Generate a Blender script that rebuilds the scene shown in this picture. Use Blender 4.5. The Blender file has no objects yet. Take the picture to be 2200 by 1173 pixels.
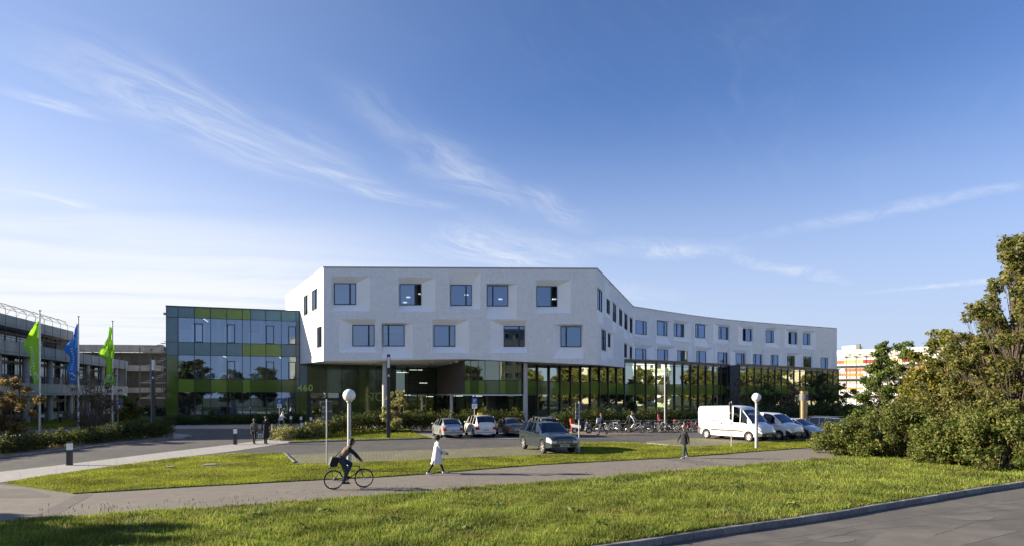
import bpy, bmesh, math, random
import numpy as np
from mathutils import Vector, Matrix
R = math.radians
S = bpy.context.scene
COL = S.collection

# ---------------------------------------------------------------- camera, sky, sun, exposure
CAMH, F, CX, HY = 3.4, 1300.0, 1100.0, 843.0          # metres, pixels (2200 wide photograph)
cam = bpy.data.cameras.new('camera'); camo = bpy.data.objects.new('camera', cam); COL.objects.link(camo)
camo.location = (0, 0, CAMH); camo.rotation_euler = (R(90), 0, 0)
cam.sensor_width = 36.0; cam.lens = 36.0 * F / 2200.0
cam.shift_y = (HY - 586.5) / 2200.0
cam.clip_end = 3000
S.camera = camo

SUN_EL, SUN_AZ = 19.0, -86.0                           # azimuth clockwise from +Y
world = bpy.data.worlds.new('World'); S.world = world; world.use_nodes = True
wn = world.node_tree; wn.nodes.clear()
def WN(t, **kw):
    n = wn.nodes.new(t)
    for k, v in kw.items(): setattr(n, k, v)
    return n
sky = WN('ShaderNodeTexSky', sky_type='NISHITA', sun_disc=False)
sky.sun_elevation = R(SUN_EL); sky.sun_rotation = R(SUN_AZ)
sky.altitude = 3000; sky.air_density = 1.0; sky.dust_density = 0.7; sky.ozone_density = 6.0
tc = WN('ShaderNodeTexCoord'); sep = WN('ShaderNodeSeparateXYZ'); wn.links.new(tc.outputs['Generated'], sep.inputs[0])
def wmath(op, a, b=None, c=None, clamp=False):
    n = WN('ShaderNodeMath', operation=op); n.use_clamp = clamp
    for i, v in enumerate((a, b, c)):
        if v is None: continue
        if isinstance(v, (int, float)): n.inputs[i].default_value = v
        else: wn.links.new(v, n.inputs[i])
    return n.outputs[0]
zc = wmath('MAXIMUM', sep.outputs[2], 0.035)
px_ = wmath('DIVIDE', sep.outputs[0], zc); py_ = wmath('DIVIDE', sep.outputs[1], zc)   # position on a high flat cloud sheet
cmb0 = WN('ShaderNodeCombineXYZ'); wn.links.new(px_, cmb0.inputs[0]); wn.links.new(py_, cmb0.inputs[1])
wrp = WN('ShaderNodeTexNoise'); wrp.inputs['Scale'].default_value = 0.9; wrp.inputs['Detail'].default_value = 3; wn.links.new(cmb0.outputs[0], wrp.inputs['Vector'])
wsub = WN('ShaderNodeVectorMath', operation='SUBTRACT'); wn.links.new(wrp.outputs['Color'], wsub.inputs[0]); wsub.inputs[1].default_value = (.5, .5, .5)
cmb = WN('ShaderNodeVectorMath', operation='MULTIPLY_ADD'); wn.links.new(wsub.outputs[0], cmb.inputs[0]); cmb.inputs[1].default_value = (.6, .6, 0); wn.links.new(cmb0.outputs[0], cmb.inputs[2])
def wnoise(scale, rot, sx, sy, detail, rough, dist, off=(0, 0, 0)):
    mp = WN('ShaderNodeMapping', vector_type='TEXTURE'); mp.inputs['Rotation'].default_value = (0, 0, R(rot))
    mp.inputs['Scale'].default_value = (sx, sy, 1); mp.inputs['Location'].default_value = off
    wn.links.new(cmb.outputs[0], mp.inputs[0])
    n = WN('ShaderNodeTexNoise'); n.inputs['Scale'].default_value = scale; n.inputs['Detail'].default_value = detail
    n.inputs['Roughness'].default_value = rough; n.inputs['Distortion'].default_value = dist
    wn.links.new(mp.outputs[0], n.inputs['Vector']); return n.outputs['Fac']
def wramp(v, lo, hi, a=0.0, b=1.0):
    n = WN('ShaderNodeMapRange'); n.interpolation_type = 'SMOOTHSTEP'
    wn.links.new(v, n.inputs[0]); n.inputs[1].default_value = lo; n.inputs[2].default_value = hi
    n.inputs[3].default_value = a; n.inputs[4].default_value = b; return n.outputs[0]
# fine cirrus filaments (combed along one wind direction) broken up by broad patches
fil = wnoise(3.4, 60, 2.8, 0.75, 12, 0.72, 0.8, (3.1, 1.7, 0))
fil2 = wnoise(1.9, 38, 2.2, 0.8, 9, 0.68, 1.1, (7.7, 4.2, 2))
broad = wnoise(0.42, 55, 1.6, 1.0, 4, 0.5, 0.3, (1.3, 9.1, 4))
c1 = wmath('MULTIPLY', wramp(fil, 0.46, 0.80), wramp(broad, 0.42, 0.66))
c2 = wmath('MULTIPLY', wramp(fil2, 0.52, 0.82), wramp(broad, 0.36, 0.62))
wisp = wmath('ADD', c1, wmath('MULTIPLY', c2, 0.8), clamp=True)
# individual cirrus strokes at their places on the cloud sheet: (centre, half length, half width, heading, strength)
def stroke(x, y, L, W, rot, amp):
    mp = WN('ShaderNodeMapping', vector_type='TEXTURE'); mp.inputs['Location'].default_value = (x, y, 0)
    mp.inputs['Rotation'].default_value = (0, 0, R(rot)); mp.inputs['Scale'].default_value = (L, W, 1)
    wn.links.new(cmb.outputs[0], mp.inputs[0])
    ln = WN('ShaderNodeVectorMath', operation='LENGTH'); wn.links.new(mp.outputs[0], ln.inputs[0])
    return wmath('MULTIPLY', wramp(ln.outputs['Value'], 1.15, 0.0), amp)
STROKES = [(-1.10, 2.30, 0.95, 0.34, 62, .75), (-0.80, 2.78, 0.30, 0.10, 38, 1.0), (-0.62, 3.10, 0.45, 0.14, 55, .9),
           (-0.25, 2.70, 0.95, 0.22, 66, .55), (-1.60, 2.10, 0.26, 0.07, 50, 1.0), (-2.35, 3.35, 0.70, 0.16, 50, .85),
           (-0.05, 4.30, 0.85, 0.6, 60, 1.1), (0.25, 3.3, .55, .16, 65, .55), (1.05, 4.25, 0.8, 0.35, 20, .75),
           (2.35, 5.0, 1.1, 0.16, 35, 1.0), (2.2, 3.2, 1.3, 0.14, -52, .5), (4.2, 5.5, 1.2, 0.22, -38, .8),
           (-0.9, 5.0, 1.3, .35, 10, .5), (0.9, 5.9, 1.2, .5, 30, .6)]
acc = None
for s_ in STROKES:
    v = stroke(*s_); acc = v if acc is None else wmath('MAXIMUM', acc, v)
tex = wmath('ADD', wramp(fil, 0.34, 0.70), wmath('MULTIPLY', wramp(fil2, 0.38, 0.78), 0.45), clamp=True)
strokes = wmath('MULTIPLY', acc, tex)
# a bank of stratus low down towards the sun side
bankn = wnoise(0.55, 8, 2.4, 0.55, 7, 0.6, 0.4, (0.4, 2.2, 1))
lowz = wmath('MULTIPLY', wramp(sep.outputs[2], 0.30, 0.13), wramp(sep.outputs[0], 0.02, -0.42))
bank = wmath('MULTIPLY', wramp(bankn, 0.28, 0.60), lowz)
cl = wmath('MAXIMUM', wmath('MAXIMUM', wmath('MULTIPLY', wisp, 0.05), wmath('MULTIPLY', strokes, 0.62)), wmath('MULTIPLY', bank, 0.95))
mixc = WN('ShaderNodeMix', data_type='RGBA')
cloudcol = WN('ShaderNodeMix', data_type='RGBA')       # clouds nearer the sun are brighter
sunside = wramp(sep.outputs[0], 0.7, -0.8)
wn.links.new(sunside, cloudcol.inputs[0]); cloudcol.inputs[6].default_value = (2.75, 2.95, 3.25, 1); cloudcol.inputs[7].default_value = (3.0, 3.08, 3.15, 1)
# thin high haze: thicker towards the horizon and the sun
veil = wmath('ADD', wramp(sep.outputs[2], 0.45, 0.02, 0.0, 0.92), wramp(sep.outputs[0], 0.15, -0.85, 0.0, 0.30), clamp=True)
hz_ = WN('ShaderNodeMix', data_type='RGBA'); wn.links.new(veil, hz_.inputs[0]); tint = WN('ShaderNodeVectorMath', operation='MULTIPLY'); wn.links.new(sky.outputs[0], tint.inputs[0]); tint.inputs[1].default_value = (0.88, 0.75, 0.72)
wn.links.new(tint.outputs[0], hz_.inputs[6])
hcol = WN('ShaderNodeMix', data_type='RGBA'); wn.links.new(sunside, hcol.inputs[0]); hcol.inputs[6].default_value = (1.75, 2.02, 2.55, 1); hcol.inputs[7].default_value = (2.55, 2.75, 3.1, 1)
wn.links.new(hcol.outputs[2], hz_.inputs[7])
wn.links.new(cl, mixc.inputs[0]); wn.links.new(hz_.outputs[2], mixc.inputs[6]); wn.links.new(cloudcol.outputs[2], mixc.inputs[7])
bg = WN('ShaderNodeBackground'); bg.inputs[1].default_value = 0.095
wo = WN('ShaderNodeOutputWorld'); wn.links.new(mixc.outputs[2], bg.inputs[0]); wn.links.new(bg.outputs[0], wo.inputs[0])

sl = bpy.data.lights.new('sun', 'SUN'); sl.energy = 4.3; sl.angle = R(0.5); sl.color = (1.0, 0.87, 0.68)
so = bpy.data.objects.new('sun', sl); COL.objects.link(so)
SUNV = Vector((math.sin(R(SUN_AZ)) * math.cos(R(SUN_EL)), math.cos(R(SUN_AZ)) * math.cos(R(SUN_EL)), math.sin(R(SUN_EL))))
so.rotation_euler = SUNV.to_track_quat('Z', 'Y').to_euler(); so.location = (-60, 20, 60)

S.view_settings.view_transform = 'Standard'; S.view_settings.look = 'None'
S.view_settings.exposure = 1.75; S.view_settings.gamma = 1.0; S.view_settings.use_curve_mapping = False
S.render.engine = 'CYCLES'; S.cycles.use_denoising = True
S.cycles.max_bounces = 7; S.cycles.diffuse_bounces = 3; S.cycles.glossy_bounces = 4; S.cycles.transparent_max_bounces = 10
S.cycles.sample_clamp_indirect = 6.0; S.cycles.caustics_reflective = False; S.cycles.caustics_refractive = False

# ---------------------------------------------------------------- helpers: pixels to places
def G(x, y, z=0.0):                                     # photograph pixel -> point on the ground
    Y = F * (CAMH - z) / (y - HY); return ((x - CX) * Y / F, Y)
def GP(pts): return [G(x, y) for x, y in pts]
def ATY(x, y, Y): return ((x - CX) * Y / F, Y, CAMH + (HY - y) * Y / F)

# ---------------------------------------------------------------- helpers: materials
MATS = {}
def nd(nt, t, **kw):
    n = nt.nodes.new(t)
    for k, v in kw.items(): setattr(n, k, v)
    return n
def mat(name, col, rough=0.6, metal=0.0, var=0.0, vscale=3.0, bump=0.0, bscale=40.0, spec=0.5, coat=0.0, col2=None,
        emit=0.0, transl=0.0, stretch=None, detail=6, bdist=0.02, alpha=None):
    if name in MATS: return MATS[name]
    m = bpy.data.materials.new(name); m.use_nodes = True; nt = m.node_tree; nt.nodes.clear(); L = nt.links.new
    out = nd(nt, 'ShaderNodeOutputMaterial'); b = nd(nt, 'ShaderNodeBsdfPrincipled')
    b.inputs['Base Color'].default_value = (*col, 1); b.inputs['Roughness'].default_value = rough
    b.inputs['Metallic'].default_value = metal; b.inputs['Specular IOR Level'].default_value = spec
    b.inputs['Coat Weight'].default_value = coat; b.inputs['Coat Roughness'].default_value = 0.04
    if emit: b.inputs['Emission Color'].default_value = (*col, 1); b.inputs['Emission Strength'].default_value = emit
    vec = None
    if var or bump:
        t = nd(nt, 'ShaderNodeTexCoord'); vec = t.outputs['Object']
        if stretch:
            mp = nd(nt, 'ShaderNodeMapping'); mp.inputs['Scale'].default_value = stretch; L(vec, mp.inputs[0]); vec = mp.outputs[0]
    if var:
        n = nd(nt, 'ShaderNodeTexNoise'); n.inputs['Scale'].default_value = vscale; n.inputs['Detail'].default_value = detail
        n.inputs['Roughness'].default_value = 0.62; L(vec, n.inputs['Vector'])
        r = nd(nt, 'ShaderNodeMapRange'); L(n.outputs['Fac'], r.inputs[0]); r.inputs[1].default_value = 0.3; r.inputs[2].default_value = 0.7
        mx = nd(nt, 'ShaderNodeMix', data_type='RGBA'); L(r.outputs[0], mx.inputs[0])
        c2 = col2 if col2 else tuple(min(1, c * (1 + var)) for c in col)
        c1 = col if col2 else tuple(c * (1 - var) for c in col)
        mx.inputs[6].default_value = (*c1, 1); mx.inputs[7].default_value = (*c2, 1); L(mx.outputs[2], b.inputs['Base Color'])
    if bump:
        n2 = nd(nt, 'ShaderNodeTexNoise'); n2.inputs['Scale'].default_value = bscale; n2.inputs['Detail'].default_value = 4; L(vec, n2.inputs['Vector'])
        bp = nd(nt, 'ShaderNodeBump'); bp.inputs['Strength'].default_value = bump; bp.inputs['Distance'].default_value = bdist
        L(n2.outputs['Fac'], bp.inputs['Height']); L(bp.outputs[0], b.inputs['Normal'])
    sh = b.outputs[0]
    if transl:
        tr = nd(nt, 'ShaderNodeBsdfTranslucent'); mxs = nd(nt, 'ShaderNodeMixShader'); mxs.inputs[0].default_value = transl
        if var: L(mx.outputs[2], tr.inputs[0])
        else: tr.inputs[0].default_value = (*col, 1)
        L(sh, mxs.inputs[1]); L(tr.outputs[0], mxs.inputs[2]); sh = mxs.outputs[0]
    L(sh, out.inputs[0]); MATS[name] = m; return m
def glass(name, tint, refl=0.32, rough=0.004, wave=0.0, gcol=(.92, .96, 1.0)):
    m = bpy.data.materials.new(name); m.use_nodes = True; nt = m.node_tree; nt.nodes.clear(); L = nt.links.new
    out = nd(nt, 'ShaderNodeOutputMaterial'); tr = nd(nt, 'ShaderNodeBsdfTransparent'); gl = nd(nt, 'ShaderNodeBsdfGlossy')
    tr.inputs[0].default_value = (*tint, 1); gl.inputs['Color'].default_value = (*gcol, 1); gl.inputs['Roughness'].default_value = rough
    lw = nd(nt, 'ShaderNodeLayerWeight'); lw.inputs[0].default_value = 0.25
    mr = nd(nt, 'ShaderNodeMapRange'); L(lw.outputs['Facing'], mr.inputs[0]); mr.inputs[3].default_value = refl; mr.inputs[4].default_value = 0.96
    pw = nd(nt, 'ShaderNodeMath', operation='POWER'); L(lw.outputs['Facing'], pw.inputs[0]); pw.inputs[1].default_value = 2.0; L(pw.outputs[0], mr.inputs[0])
    mx = nd(nt, 'ShaderNodeMixShader'); L(mr.outputs[0], mx.inputs[0]); L(tr.outputs[0], mx.inputs[1]); L(gl.outputs[0], mx.inputs[2])
    if wave:
        t = nd(nt, 'ShaderNodeTexCoord'); n = nd(nt, 'ShaderNodeTexNoise'); n.inputs['Scale'].default_value = 0.55; n.inputs['Detail'].default_value = 1
        L(t.outputs['Object'], n.inputs['Vector']); bp = nd(nt, 'ShaderNodeBump'); bp.inputs['Strength'].default_value = 1.0; bp.inputs['Distance'].default_value = wave
        L(n.outputs['Fac'], bp.inputs['Height']); L(bp.outputs[0], gl.inputs['Normal'])
    L(mx.outputs[0], out.inputs[0]); MATS[name] = m; return m
def sheetmat(name, cols, scales, rough=0.9, bump=0.25, bscale=60.0, spec=0.25, joint=None):
    """ground sheet: several layers of noise blended, optional brick joints (w, h, mortar, colour)"""
    m = bpy.data.materials.new(name); m.use_nodes = True; nt = m.node_tree; nt.nodes.clear(); L = nt.links.new
    out = nd(nt, 'ShaderNodeOutputMaterial'); b = nd(nt, 'ShaderNodeBsdfPrincipled'); b.inputs['Roughness'].default_value = rough
    b.inputs['Specular IOR Level'].default_value = spec
    t = nd(nt, 'ShaderNodeTexCoord'); vec = t.outputs['Object']; cur = None
    for i, (c, sc) in enumerate(zip(cols[1:], scales)):
        n = nd(nt, 'ShaderNodeTexNoise'); n.inputs['Scale'].default_value = sc; n.inputs['Detail'].default_value = 7; n.inputs['Roughness'].default_value = 0.65
        L(vec, n.inputs['Vector'])
        r = nd(nt, 'ShaderNodeMapRange'); L(n.outputs['Fac'], r.inputs[0]); r.inputs[1].default_value = 0.42; r.inputs[2].default_value = 0.68
        mx = nd(nt, 'ShaderNodeMix', data_type='RGBA'); L(r.outputs[0], mx.inputs[0])
        if cur is None: mx.inputs[6].default_value = (*cols[0], 1)
        else: L(cur, mx.inputs[6])
        mx.inputs[7].default_value = (*c, 1); cur = mx.outputs[2]
    n2 = nd(nt, 'ShaderNodeTexNoise'); n2.inputs['Scale'].default_value = bscale; n2.inputs['Detail'].default_value = 3; L(vec, n2.inputs['Vector'])
    hsrc = n2.outputs['Fac']
    if joint:
        br = nd(nt, 'ShaderNodeTexBrick'); br.inputs['Scale'].default_value = 1.0; br.inputs['Brick Width'].default_value = joint[0]
        br.inputs['Row Height'].default_value = joint[1]; br.inputs['Mortar Size'].default_value = joint[2]
        br.inputs['Color1'].default_value = (1, 1, 1, 1); br.inputs['Color2'].default_value = (.82, .82, .82, 1); br.inputs['Mortar'].default_value = (0, 0, 0, 1)
        mp = nd(nt, 'ShaderNodeMapping'); mp.inputs['Rotation'].default_value = (0, 0, R(joint[4])); L(vec, mp.inputs[0]); L(mp.outputs[0], br.inputs['Vector'])
        mm = nd(nt, 'ShaderNodeMix', data_type='RGBA', blend_type='MULTIPLY'); mm.inputs[0].default_value = 1.0; L(cur, mm.inputs[6]); L(br.outputs['Color'], mm.inputs[7])
        mj = nd(nt, 'ShaderNodeMix', data_type='RGBA'); L(br.outputs['Fac'], mj.inputs[0]); L(mm.outputs[2], mj.inputs[6]); mj.inputs[7].default_value = (*joint[3], 1); cur = mj.outputs[2]
    L(cur, b.inputs['Base Color'])
    bp = nd(nt, 'ShaderNodeBump'); bp.inputs['Strength'].default_value = bump; bp.inputs['Distance'].default_value = 0.01; L(hsrc, bp.inputs['Height']); L(bp.outputs[0], b.inputs['Normal'])
    L(b.outputs[0], out.inputs[0]); MATS[name] = m; return m

# ---------------------------------------------------------------- helpers: meshes and objects
class MB:
    def __init__(s): s.v = []; s.f = []
    def add(s, vs, fs):
        n = len(s.v); s.v += [tuple(p) for p in vs]; s.f += [tuple(i + n for i in f) for f in fs]; return s
    def quad(s, *p): return s.add(p, [tuple(range(len(p)))])
    def box(s, x0, x1, y0, y1, z0, z1):
        return s.add([(x0, y0, z0), (x1, y0, z0), (x1, y1, z0), (x0, y1, z0), (x0, y0, z1), (x1, y0, z1), (x1, y1, z1), (x0, y1, z1)],
                     [(0, 3, 2, 1), (4, 5, 6, 7), (0, 1, 5, 4), (1, 2, 6, 5), (2, 3, 7, 6), (3, 0, 4, 7)])
    def hexa(s, b, t):                                   # two quads, bottom and top
        return s.add(list(b) + list(t), [(3, 2, 1, 0), (4, 5, 6, 7), (0, 1, 5, 4), (1, 2, 6, 5), (2, 3, 7, 6), (3, 0, 4, 7)])
    def prism(s, poly, z0, z1):                          # plan polygon (counter-clockwise)
        n = len(poly); vs = [(x, y, z0) for x, y in poly] + [(x, y, z1) for x, y in poly]
        return s.add(vs, [tuple(range(n - 1, -1, -1)), tuple(range(n, 2 * n))] + [(i, (i + 1) % n, n + (i + 1) % n, n + i) for i in range(n)])
    def tube(s, p0, p1, r0, r1=None, n=8, cap=True):
        r1 = r0 if r1 is None else r1; p0 = Vector(p0); p1 = Vector(p1); d = p1 - p0
        if d.length < 1e-6: return s
        d.normalize(); a = d.orthogonal().normalized(); b = d.cross(a); vs = []
        for p, r in ((p0, r0), (p1, r1)):
            for i in range(n):
                t = 2 * math.pi * i / n; vs.append(p + a * (r * math.cos(t)) + b * (r * math.sin(t)))
        fs = [(i, (i + 1) % n, n + (i + 1) % n, n + i) for i in range(n)]
        if cap: fs += [tuple(range(n - 1, -1, -1)), tuple(range(n, 2 * n))]
        return s.add(vs, fs)
    def path(s, pts, r, n=6):
        for a, b in zip(pts, pts[1:]): s.tube(a, b, r, r, n)
        return s
    def lathe(s, prof, n=20, c=(0, 0, 0), axis='z'):     # profile of (radius, height)
        vs = []; k = len(prof)
        for r, h in prof:
            for i in range(n):
                t = 2 * math.pi * i / n; x, y = r * math.cos(t), r * math.sin(t)
                p = (x, y, h) if axis == 'z' else ((x, h, y) if axis == 'y' else (h, x, y))
                vs.append((p[0] + c[0], p[1] + c[1], p[2] + c[2]))
        fs = [(j * n + i, j * n + (i + 1) % n, (j + 1) * n + (i + 1) % n, (j + 1) * n + i) for j in range(k - 1) for i in range(n)]
        return s.add(vs, fs)
    def ball(s, c, r, n=12, m=8, sc=(1, 1, 1)):
        prof = [(max(1e-4, math.sin(math.pi * j / m)) * r, -math.cos(math.pi * j / m) * r) for j in range(m + 1)]
        k = len(s.v); s.lathe(prof, n)
        for i in range(k, len(s.v)):
            p = s.v[i]; s.v[i] = (p[0] * sc[0] + c[0], p[1] * sc[1] + c[1], p[2] * sc[2] + c[2])
        return s
    def torus(s, c, Rm, r, n=28, m=6, axis='y'):
        vs = []
        for i in range(n):
            t = 2 * math.pi * i / n
            for j in range(m):
                q = 2 * math.pi * j / m; rr = Rm + r * math.cos(q); h = r * math.sin(q)
                p = (rr * math.cos(t), h, rr * math.sin(t)) if axis == 'y' else (rr * math.cos(t), rr * math.sin(t), h)
                vs.append((p[0] + c[0], p[1] + c[1], p[2] + c[2]))
        return s.add(vs, [(i * m + j, ((i + 1) % n) * m + j, ((i + 1) % n) * m + (j + 1) % m, i * m + (j + 1) % m) for i in range(n) for j in range(m)])
    def xf(s, M):
        s.v = [tuple(M @ Vector(p)) for p in s.v]; return s
    def mesh(s, name, mats, smooth=None):
        me = bpy.data.meshes.new(name); me.from_pydata(s.v, [], s.f)
        for m in (mats if isinstance(mats, (list, tuple)) else [mats]): me.materials.append(m)
        if smooth is not None: me.shade_smooth(); me.set_sharp_from_angle(angle=R(smooth))
        me.update(); return me
    def build(s, name, mats, parent=None, smooth=None, **k): return obj(name, s.mesh(name, mats, smooth), parent, **k)
def obj(name, me, parent=None, label=None, cat=None, group=None, kind=None, loc=None, rz=None):
    o = bpy.data.objects.new(name, me); COL.objects.link(o)
    if parent is not None: o.parent = parent
    if loc is not None: o.location = loc
    if rz is not None: o.rotation_euler = (0, 0, rz)
    return tag(o, label, cat, group, kind)
def tag(o, label=None, cat=None, group=None, kind=None):
    if label: o['label'] = label
    if cat: o['category'] = cat
    if group: o['group'] = group
    if kind: o['kind'] = kind
    return o
def thing(name, label, cat, loc=(0, 0, 0), rz=0.0, group=None):
    o = obj(name, None, None, label, cat, group); o.location = loc; o.rotation_euler = (0, 0, rz); o.empty_display_size = 0.3; return o
def dup(o, parent=None, loc=None, rz=None, label=None, group=None, scale=None):
    c = o.copy(); COL.objects.link(c); c.parent = parent
    if loc is not None: c.location = loc
    if rz is not None: c.rotation_euler = (0, 0, rz)
    if scale is not None: c.scale = scale
    if label: c['label'] = label
    if group: c['group'] = group
    for ch in KIDS(o): dup(ch, c)
    return c
def KIDS(o): return [c for c in COL.objects if c.parent == o]
def npmesh(name, V, Fq, m, k=4, smooth=False, attr=None):
    """fast mesh from arrays: V (n,3), Fq (m,k) indices"""
    me = bpy.data.meshes.new(name); n = len(V); f = len(Fq)
    me.vertices.add(n); me.vertices.foreach_set('co', np.asarray(V, dtype=np.float32).ravel())
    me.loops.add(f * k); me.loops.foreach_set('vertex_index', np.asarray(Fq, dtype=np.int32).ravel())
    me.polygons.add(f); me.polygons.foreach_set('loop_start', np.arange(0, f * k, k, dtype=np.int32)); me.polygons.foreach_set('loop_total', np.full(f, k, dtype=np.int32))
    me.materials.append(m); me.update(calc_edges=True)
    return me
def fill(pts):                                            # triangulate a plan polygon with mathutils
    from mathutils.geometry import tessellate_polygon
    return tessellate_polygon([[Vector((p[0], p[1], 0)) for p in pts]])
def sheet(name, pts, z, m, skirt=0.0, kind='structure', parent=None, **kw):
    n = len(pts); mb = MB(); fs = fill(pts); vs = [(x, y, z) for x, y in pts]
    fixed = []
    for t in fs:
        a, b, c = (vs[i] for i in t)
        fixed.append(t if (b[0] - a[0]) * (c[1] - a[1]) - (b[1] - a[1]) * (c[0] - a[0]) > 0 else (t[0], t[2], t[1]))
    mb.add(vs, fixed)
    if skirt:
        for i in range(n):
            a, b = vs[i], vs[(i + 1) % n]
            mb.quad(a, b, (b[0], b[1], z - skirt), (a[0], a[1], z - skirt))
    return mb.build(name, m, parent, kind=kind if parent is None else None, **kw)
def ribbon(pts, w, side=1):                               # plan strip along a polyline: returns (outer, inner) point lists
    out = []
    for i, p in enumerate(pts):
        a = pts[max(0, i - 1)]; b = pts[min(len(pts) - 1, i + 1)]; dx, dy = b[0] - a[0], b[1] - a[1]; l = math.hypot(dx, dy)
        out.append((p[0] - dy / l * w * side, p[1] + dx / l * w * side))
    return out
def resample(pts, step):
    out = [pts[0]]; acc_ = 0.0
    for a, b in zip(pts, pts[1:]):
        l = math.hypot(b[0] - a[0], b[1] - a[1]); d = step - acc_
        while d <= l:
            t = d / l; out.append((a[0] + (b[0] - a[0]) * t, a[1] + (b[1] - a[1]) * t)); d += step
        acc_ = (acc_ + l) % step
    return out

# ================================================================ materials
M_ground = sheetmat('ground_soil', [(.055, .075, .025), (.09, .10, .035), (.05, .05, .03)], [0.3, 2.5])
M_turf = sheetmat('turf', [(.06, .095, .015), (.09, .13, .02), (.11, .10, .035), (.035, .06, .012)], [0.35, 1.3, 5.0], bump=0.6, bscale=30)
M_asph = sheetmat('asphalt', [(.088, .085, .08), (.118, .113, .106), (.062, .061, .06)], [0.25, 1.4], bump=0.3, bscale=180, rough=.85)
M_path = sheetmat('path_asphalt', [(.18, .162, .138), (.215, .192, .162), (.145, .132, .115), (.185, .166, .142)], [0.35, 2.2, 90], bump=0.45, bscale=150, rough=.9)
M_road = sheetmat('road_asphalt', [(.11, .104, .096), (.15, .14, .126), (.075, .073, .07), (.115, .108, .098)], [0.3, 0.9, 70], bump=0.45, bscale=120, rough=.85)
M_patch = sheetmat('asphalt_patch', [(.125, .115, .105), (.155, .142, .128)], [1.5], bump=0.3, bscale=150)
M_conc = sheetmat('walk_concrete', [(.32, .312, .295), (.37, .36, .34), (.265, .26, .245)], [0.8, 4.0], bump=0.2, bscale=90, rough=.85)
M_kerb = sheetmat('kerb_concrete', [(.20, .195, .185), (.26, .25, .235), (.14, .135, .13)], [1.2, 8.0], bump=0.3, bscale=80, rough=.85)
M_kerb2 = sheetmat('kerb_concrete_pale', [(.25, .243, .23), (.31, .30, .28), (.18, .175, .165)], [1.6, 9.0], bump=0.3, bscale=80, rough=.85)
M_pave = sheetmat('grass_jointed_paving', [(.21, .185, .14), (.27, .24, .185), (.15, .15, .075)], [0.5, 2.2], bump=0.4, bscale=40, joint=(.24, .16, .018, (.085, .10, .035), 24))
M_paveb = sheetmat('bike_stand_paving', [(.25, .20, .16), (.31, .25, .20)], [0.8], joint=(.22, .11, .008, (.09, .08, .06), 8))
M_line = mat('road_paint', (.75, .75, .72), .7, var=.15, vscale=8)
M_earth = sheetmat('bare_earth', [(.17, .13, .085), (.22, .17, .11), (.09, .07, .045)], [2.0, 9.0], bump=.6)

M_white = None
def plaster(name, c, weave, amount):
    m = bpy.data.materials.new(name); m.use_nodes = True; nt = m.node_tree; nt.nodes.clear(); L = nt.links.new
    out = nd(nt, 'ShaderNodeOutputMaterial'); b = nd(nt, 'ShaderNodeBsdfPrincipled'); b.inputs['Roughness'].default_value = .85; b.inputs['Specular IOR Level'].default_value = .2
    t = nd(nt, 'ShaderNodeTexCoord'); vec = t.outputs['Object']
    def nz(scale, st, det=5):
        mp = nd(nt, 'ShaderNodeMapping'); mp.inputs['Scale'].default_value = st; L(vec, mp.inputs[0])
        n = nd(nt, 'ShaderNodeTexNoise'); n.inputs['Scale'].default_value = scale; n.inputs['Detail'].default_value = det; n.inputs['Roughness'].default_value = .7; L(mp.outputs[0], n.inputs['Vector']); return n.outputs['Fac']
    a = nz(9, (1, 1, .16)); h = nz(9, (.16, .16, 1)); big = nz(.45, (1, 1, 1.6))
    s1 = nd(nt, 'ShaderNodeMath', operation='ADD'); L(a, s1.inputs[0]); L(h, s1.inputs[1])
    s2 = nd(nt, 'ShaderNodeMath', operation='MULTIPLY_ADD'); L(big, s2.inputs[0]); s2.inputs[1].default_value = .35; L(s1.outputs[0], s2.inputs[2])
    r = nd(nt, 'ShaderNodeMapRange'); L(s2.outputs[0], r.inputs[0]); r.inputs[1].default_value = .92; r.inputs[2].default_value = 1.42
    mx = nd(nt, 'ShaderNodeMix', data_type='RGBA'); L(r.outputs[0], mx.inputs[0])
    mx.inputs[6].default_value = (*[x * (1 - amount) for x in c], 1); mx.inputs[7].default_value = (*[min(.9, x * (1 + amount)) for x in c], 1); L(mx.outputs[2], b.inputs['Base Color'])
    bp = nd(nt, 'ShaderNodeBump'); bp.inputs['Strength'].default_value = weave; bp.inputs['Distance'].default_value = .03; L(s1.outputs[0], bp.inputs['Height']); L(bp.outputs[0], b.inputs['Normal'])
    L(b.outputs[0], out.inputs[0]); MATS[name] = m; return m
M_white = plaster('combed_white_render', (.83, .825, .82), .32, .095)
M_reveal = mat('smooth_white_reveal', (.93, .93, .93), .7, var=.03, vscale=1.2)
M_soffit = mat('grey_soffit', (.80, .79, .77), .8, var=.05, vscale=1)
M_coping = mat('zinc_coping', (.30, .31, .33), .5, .4, var=.08, vscale=2)
M_frame = mat('dark_window_frame', (.022, .024, .026), .4, .2)
M_bronze = mat('bronze_fin', (.085, .072, .060), .45, .3, var=.15, vscale=1.5)
M_dkblue = mat('dark_blue_grey_panel', (.045, .052, .066), .45, .1, var=.06, vscale=.6)
M_teal = mat('teal_glass_panel', (.075, .165, .21), .14, var=.12, vscale=.35, coat=.2)
M_green = mat('olive_glass_panel', (.12, .20, .022), .14, var=.10, vscale=.35, coat=.2)
M_green2 = mat('deep_green_glass_panel', (.06, .11, .018), .10, var=.14, vscale=.3, coat=.35)
M_green3 = mat('bottle_green_glass_panel', (.034, .07, .022), .10, var=.14, vscale=.3, coat=.35)
M_glass = glass('office_glass', (.42, .52, .60), .30, wave=.0012, gcol=(.52, .70, .98))
M_glassw = glass('window_glass', (.28, .36, .44), .30, wave=.0008, gcol=(.42, .60, .92))
M_glassd = glass('lobby_glass', (.52, .64, .54), .20, wave=.0025, gcol=(.82, .95, .82))
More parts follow.
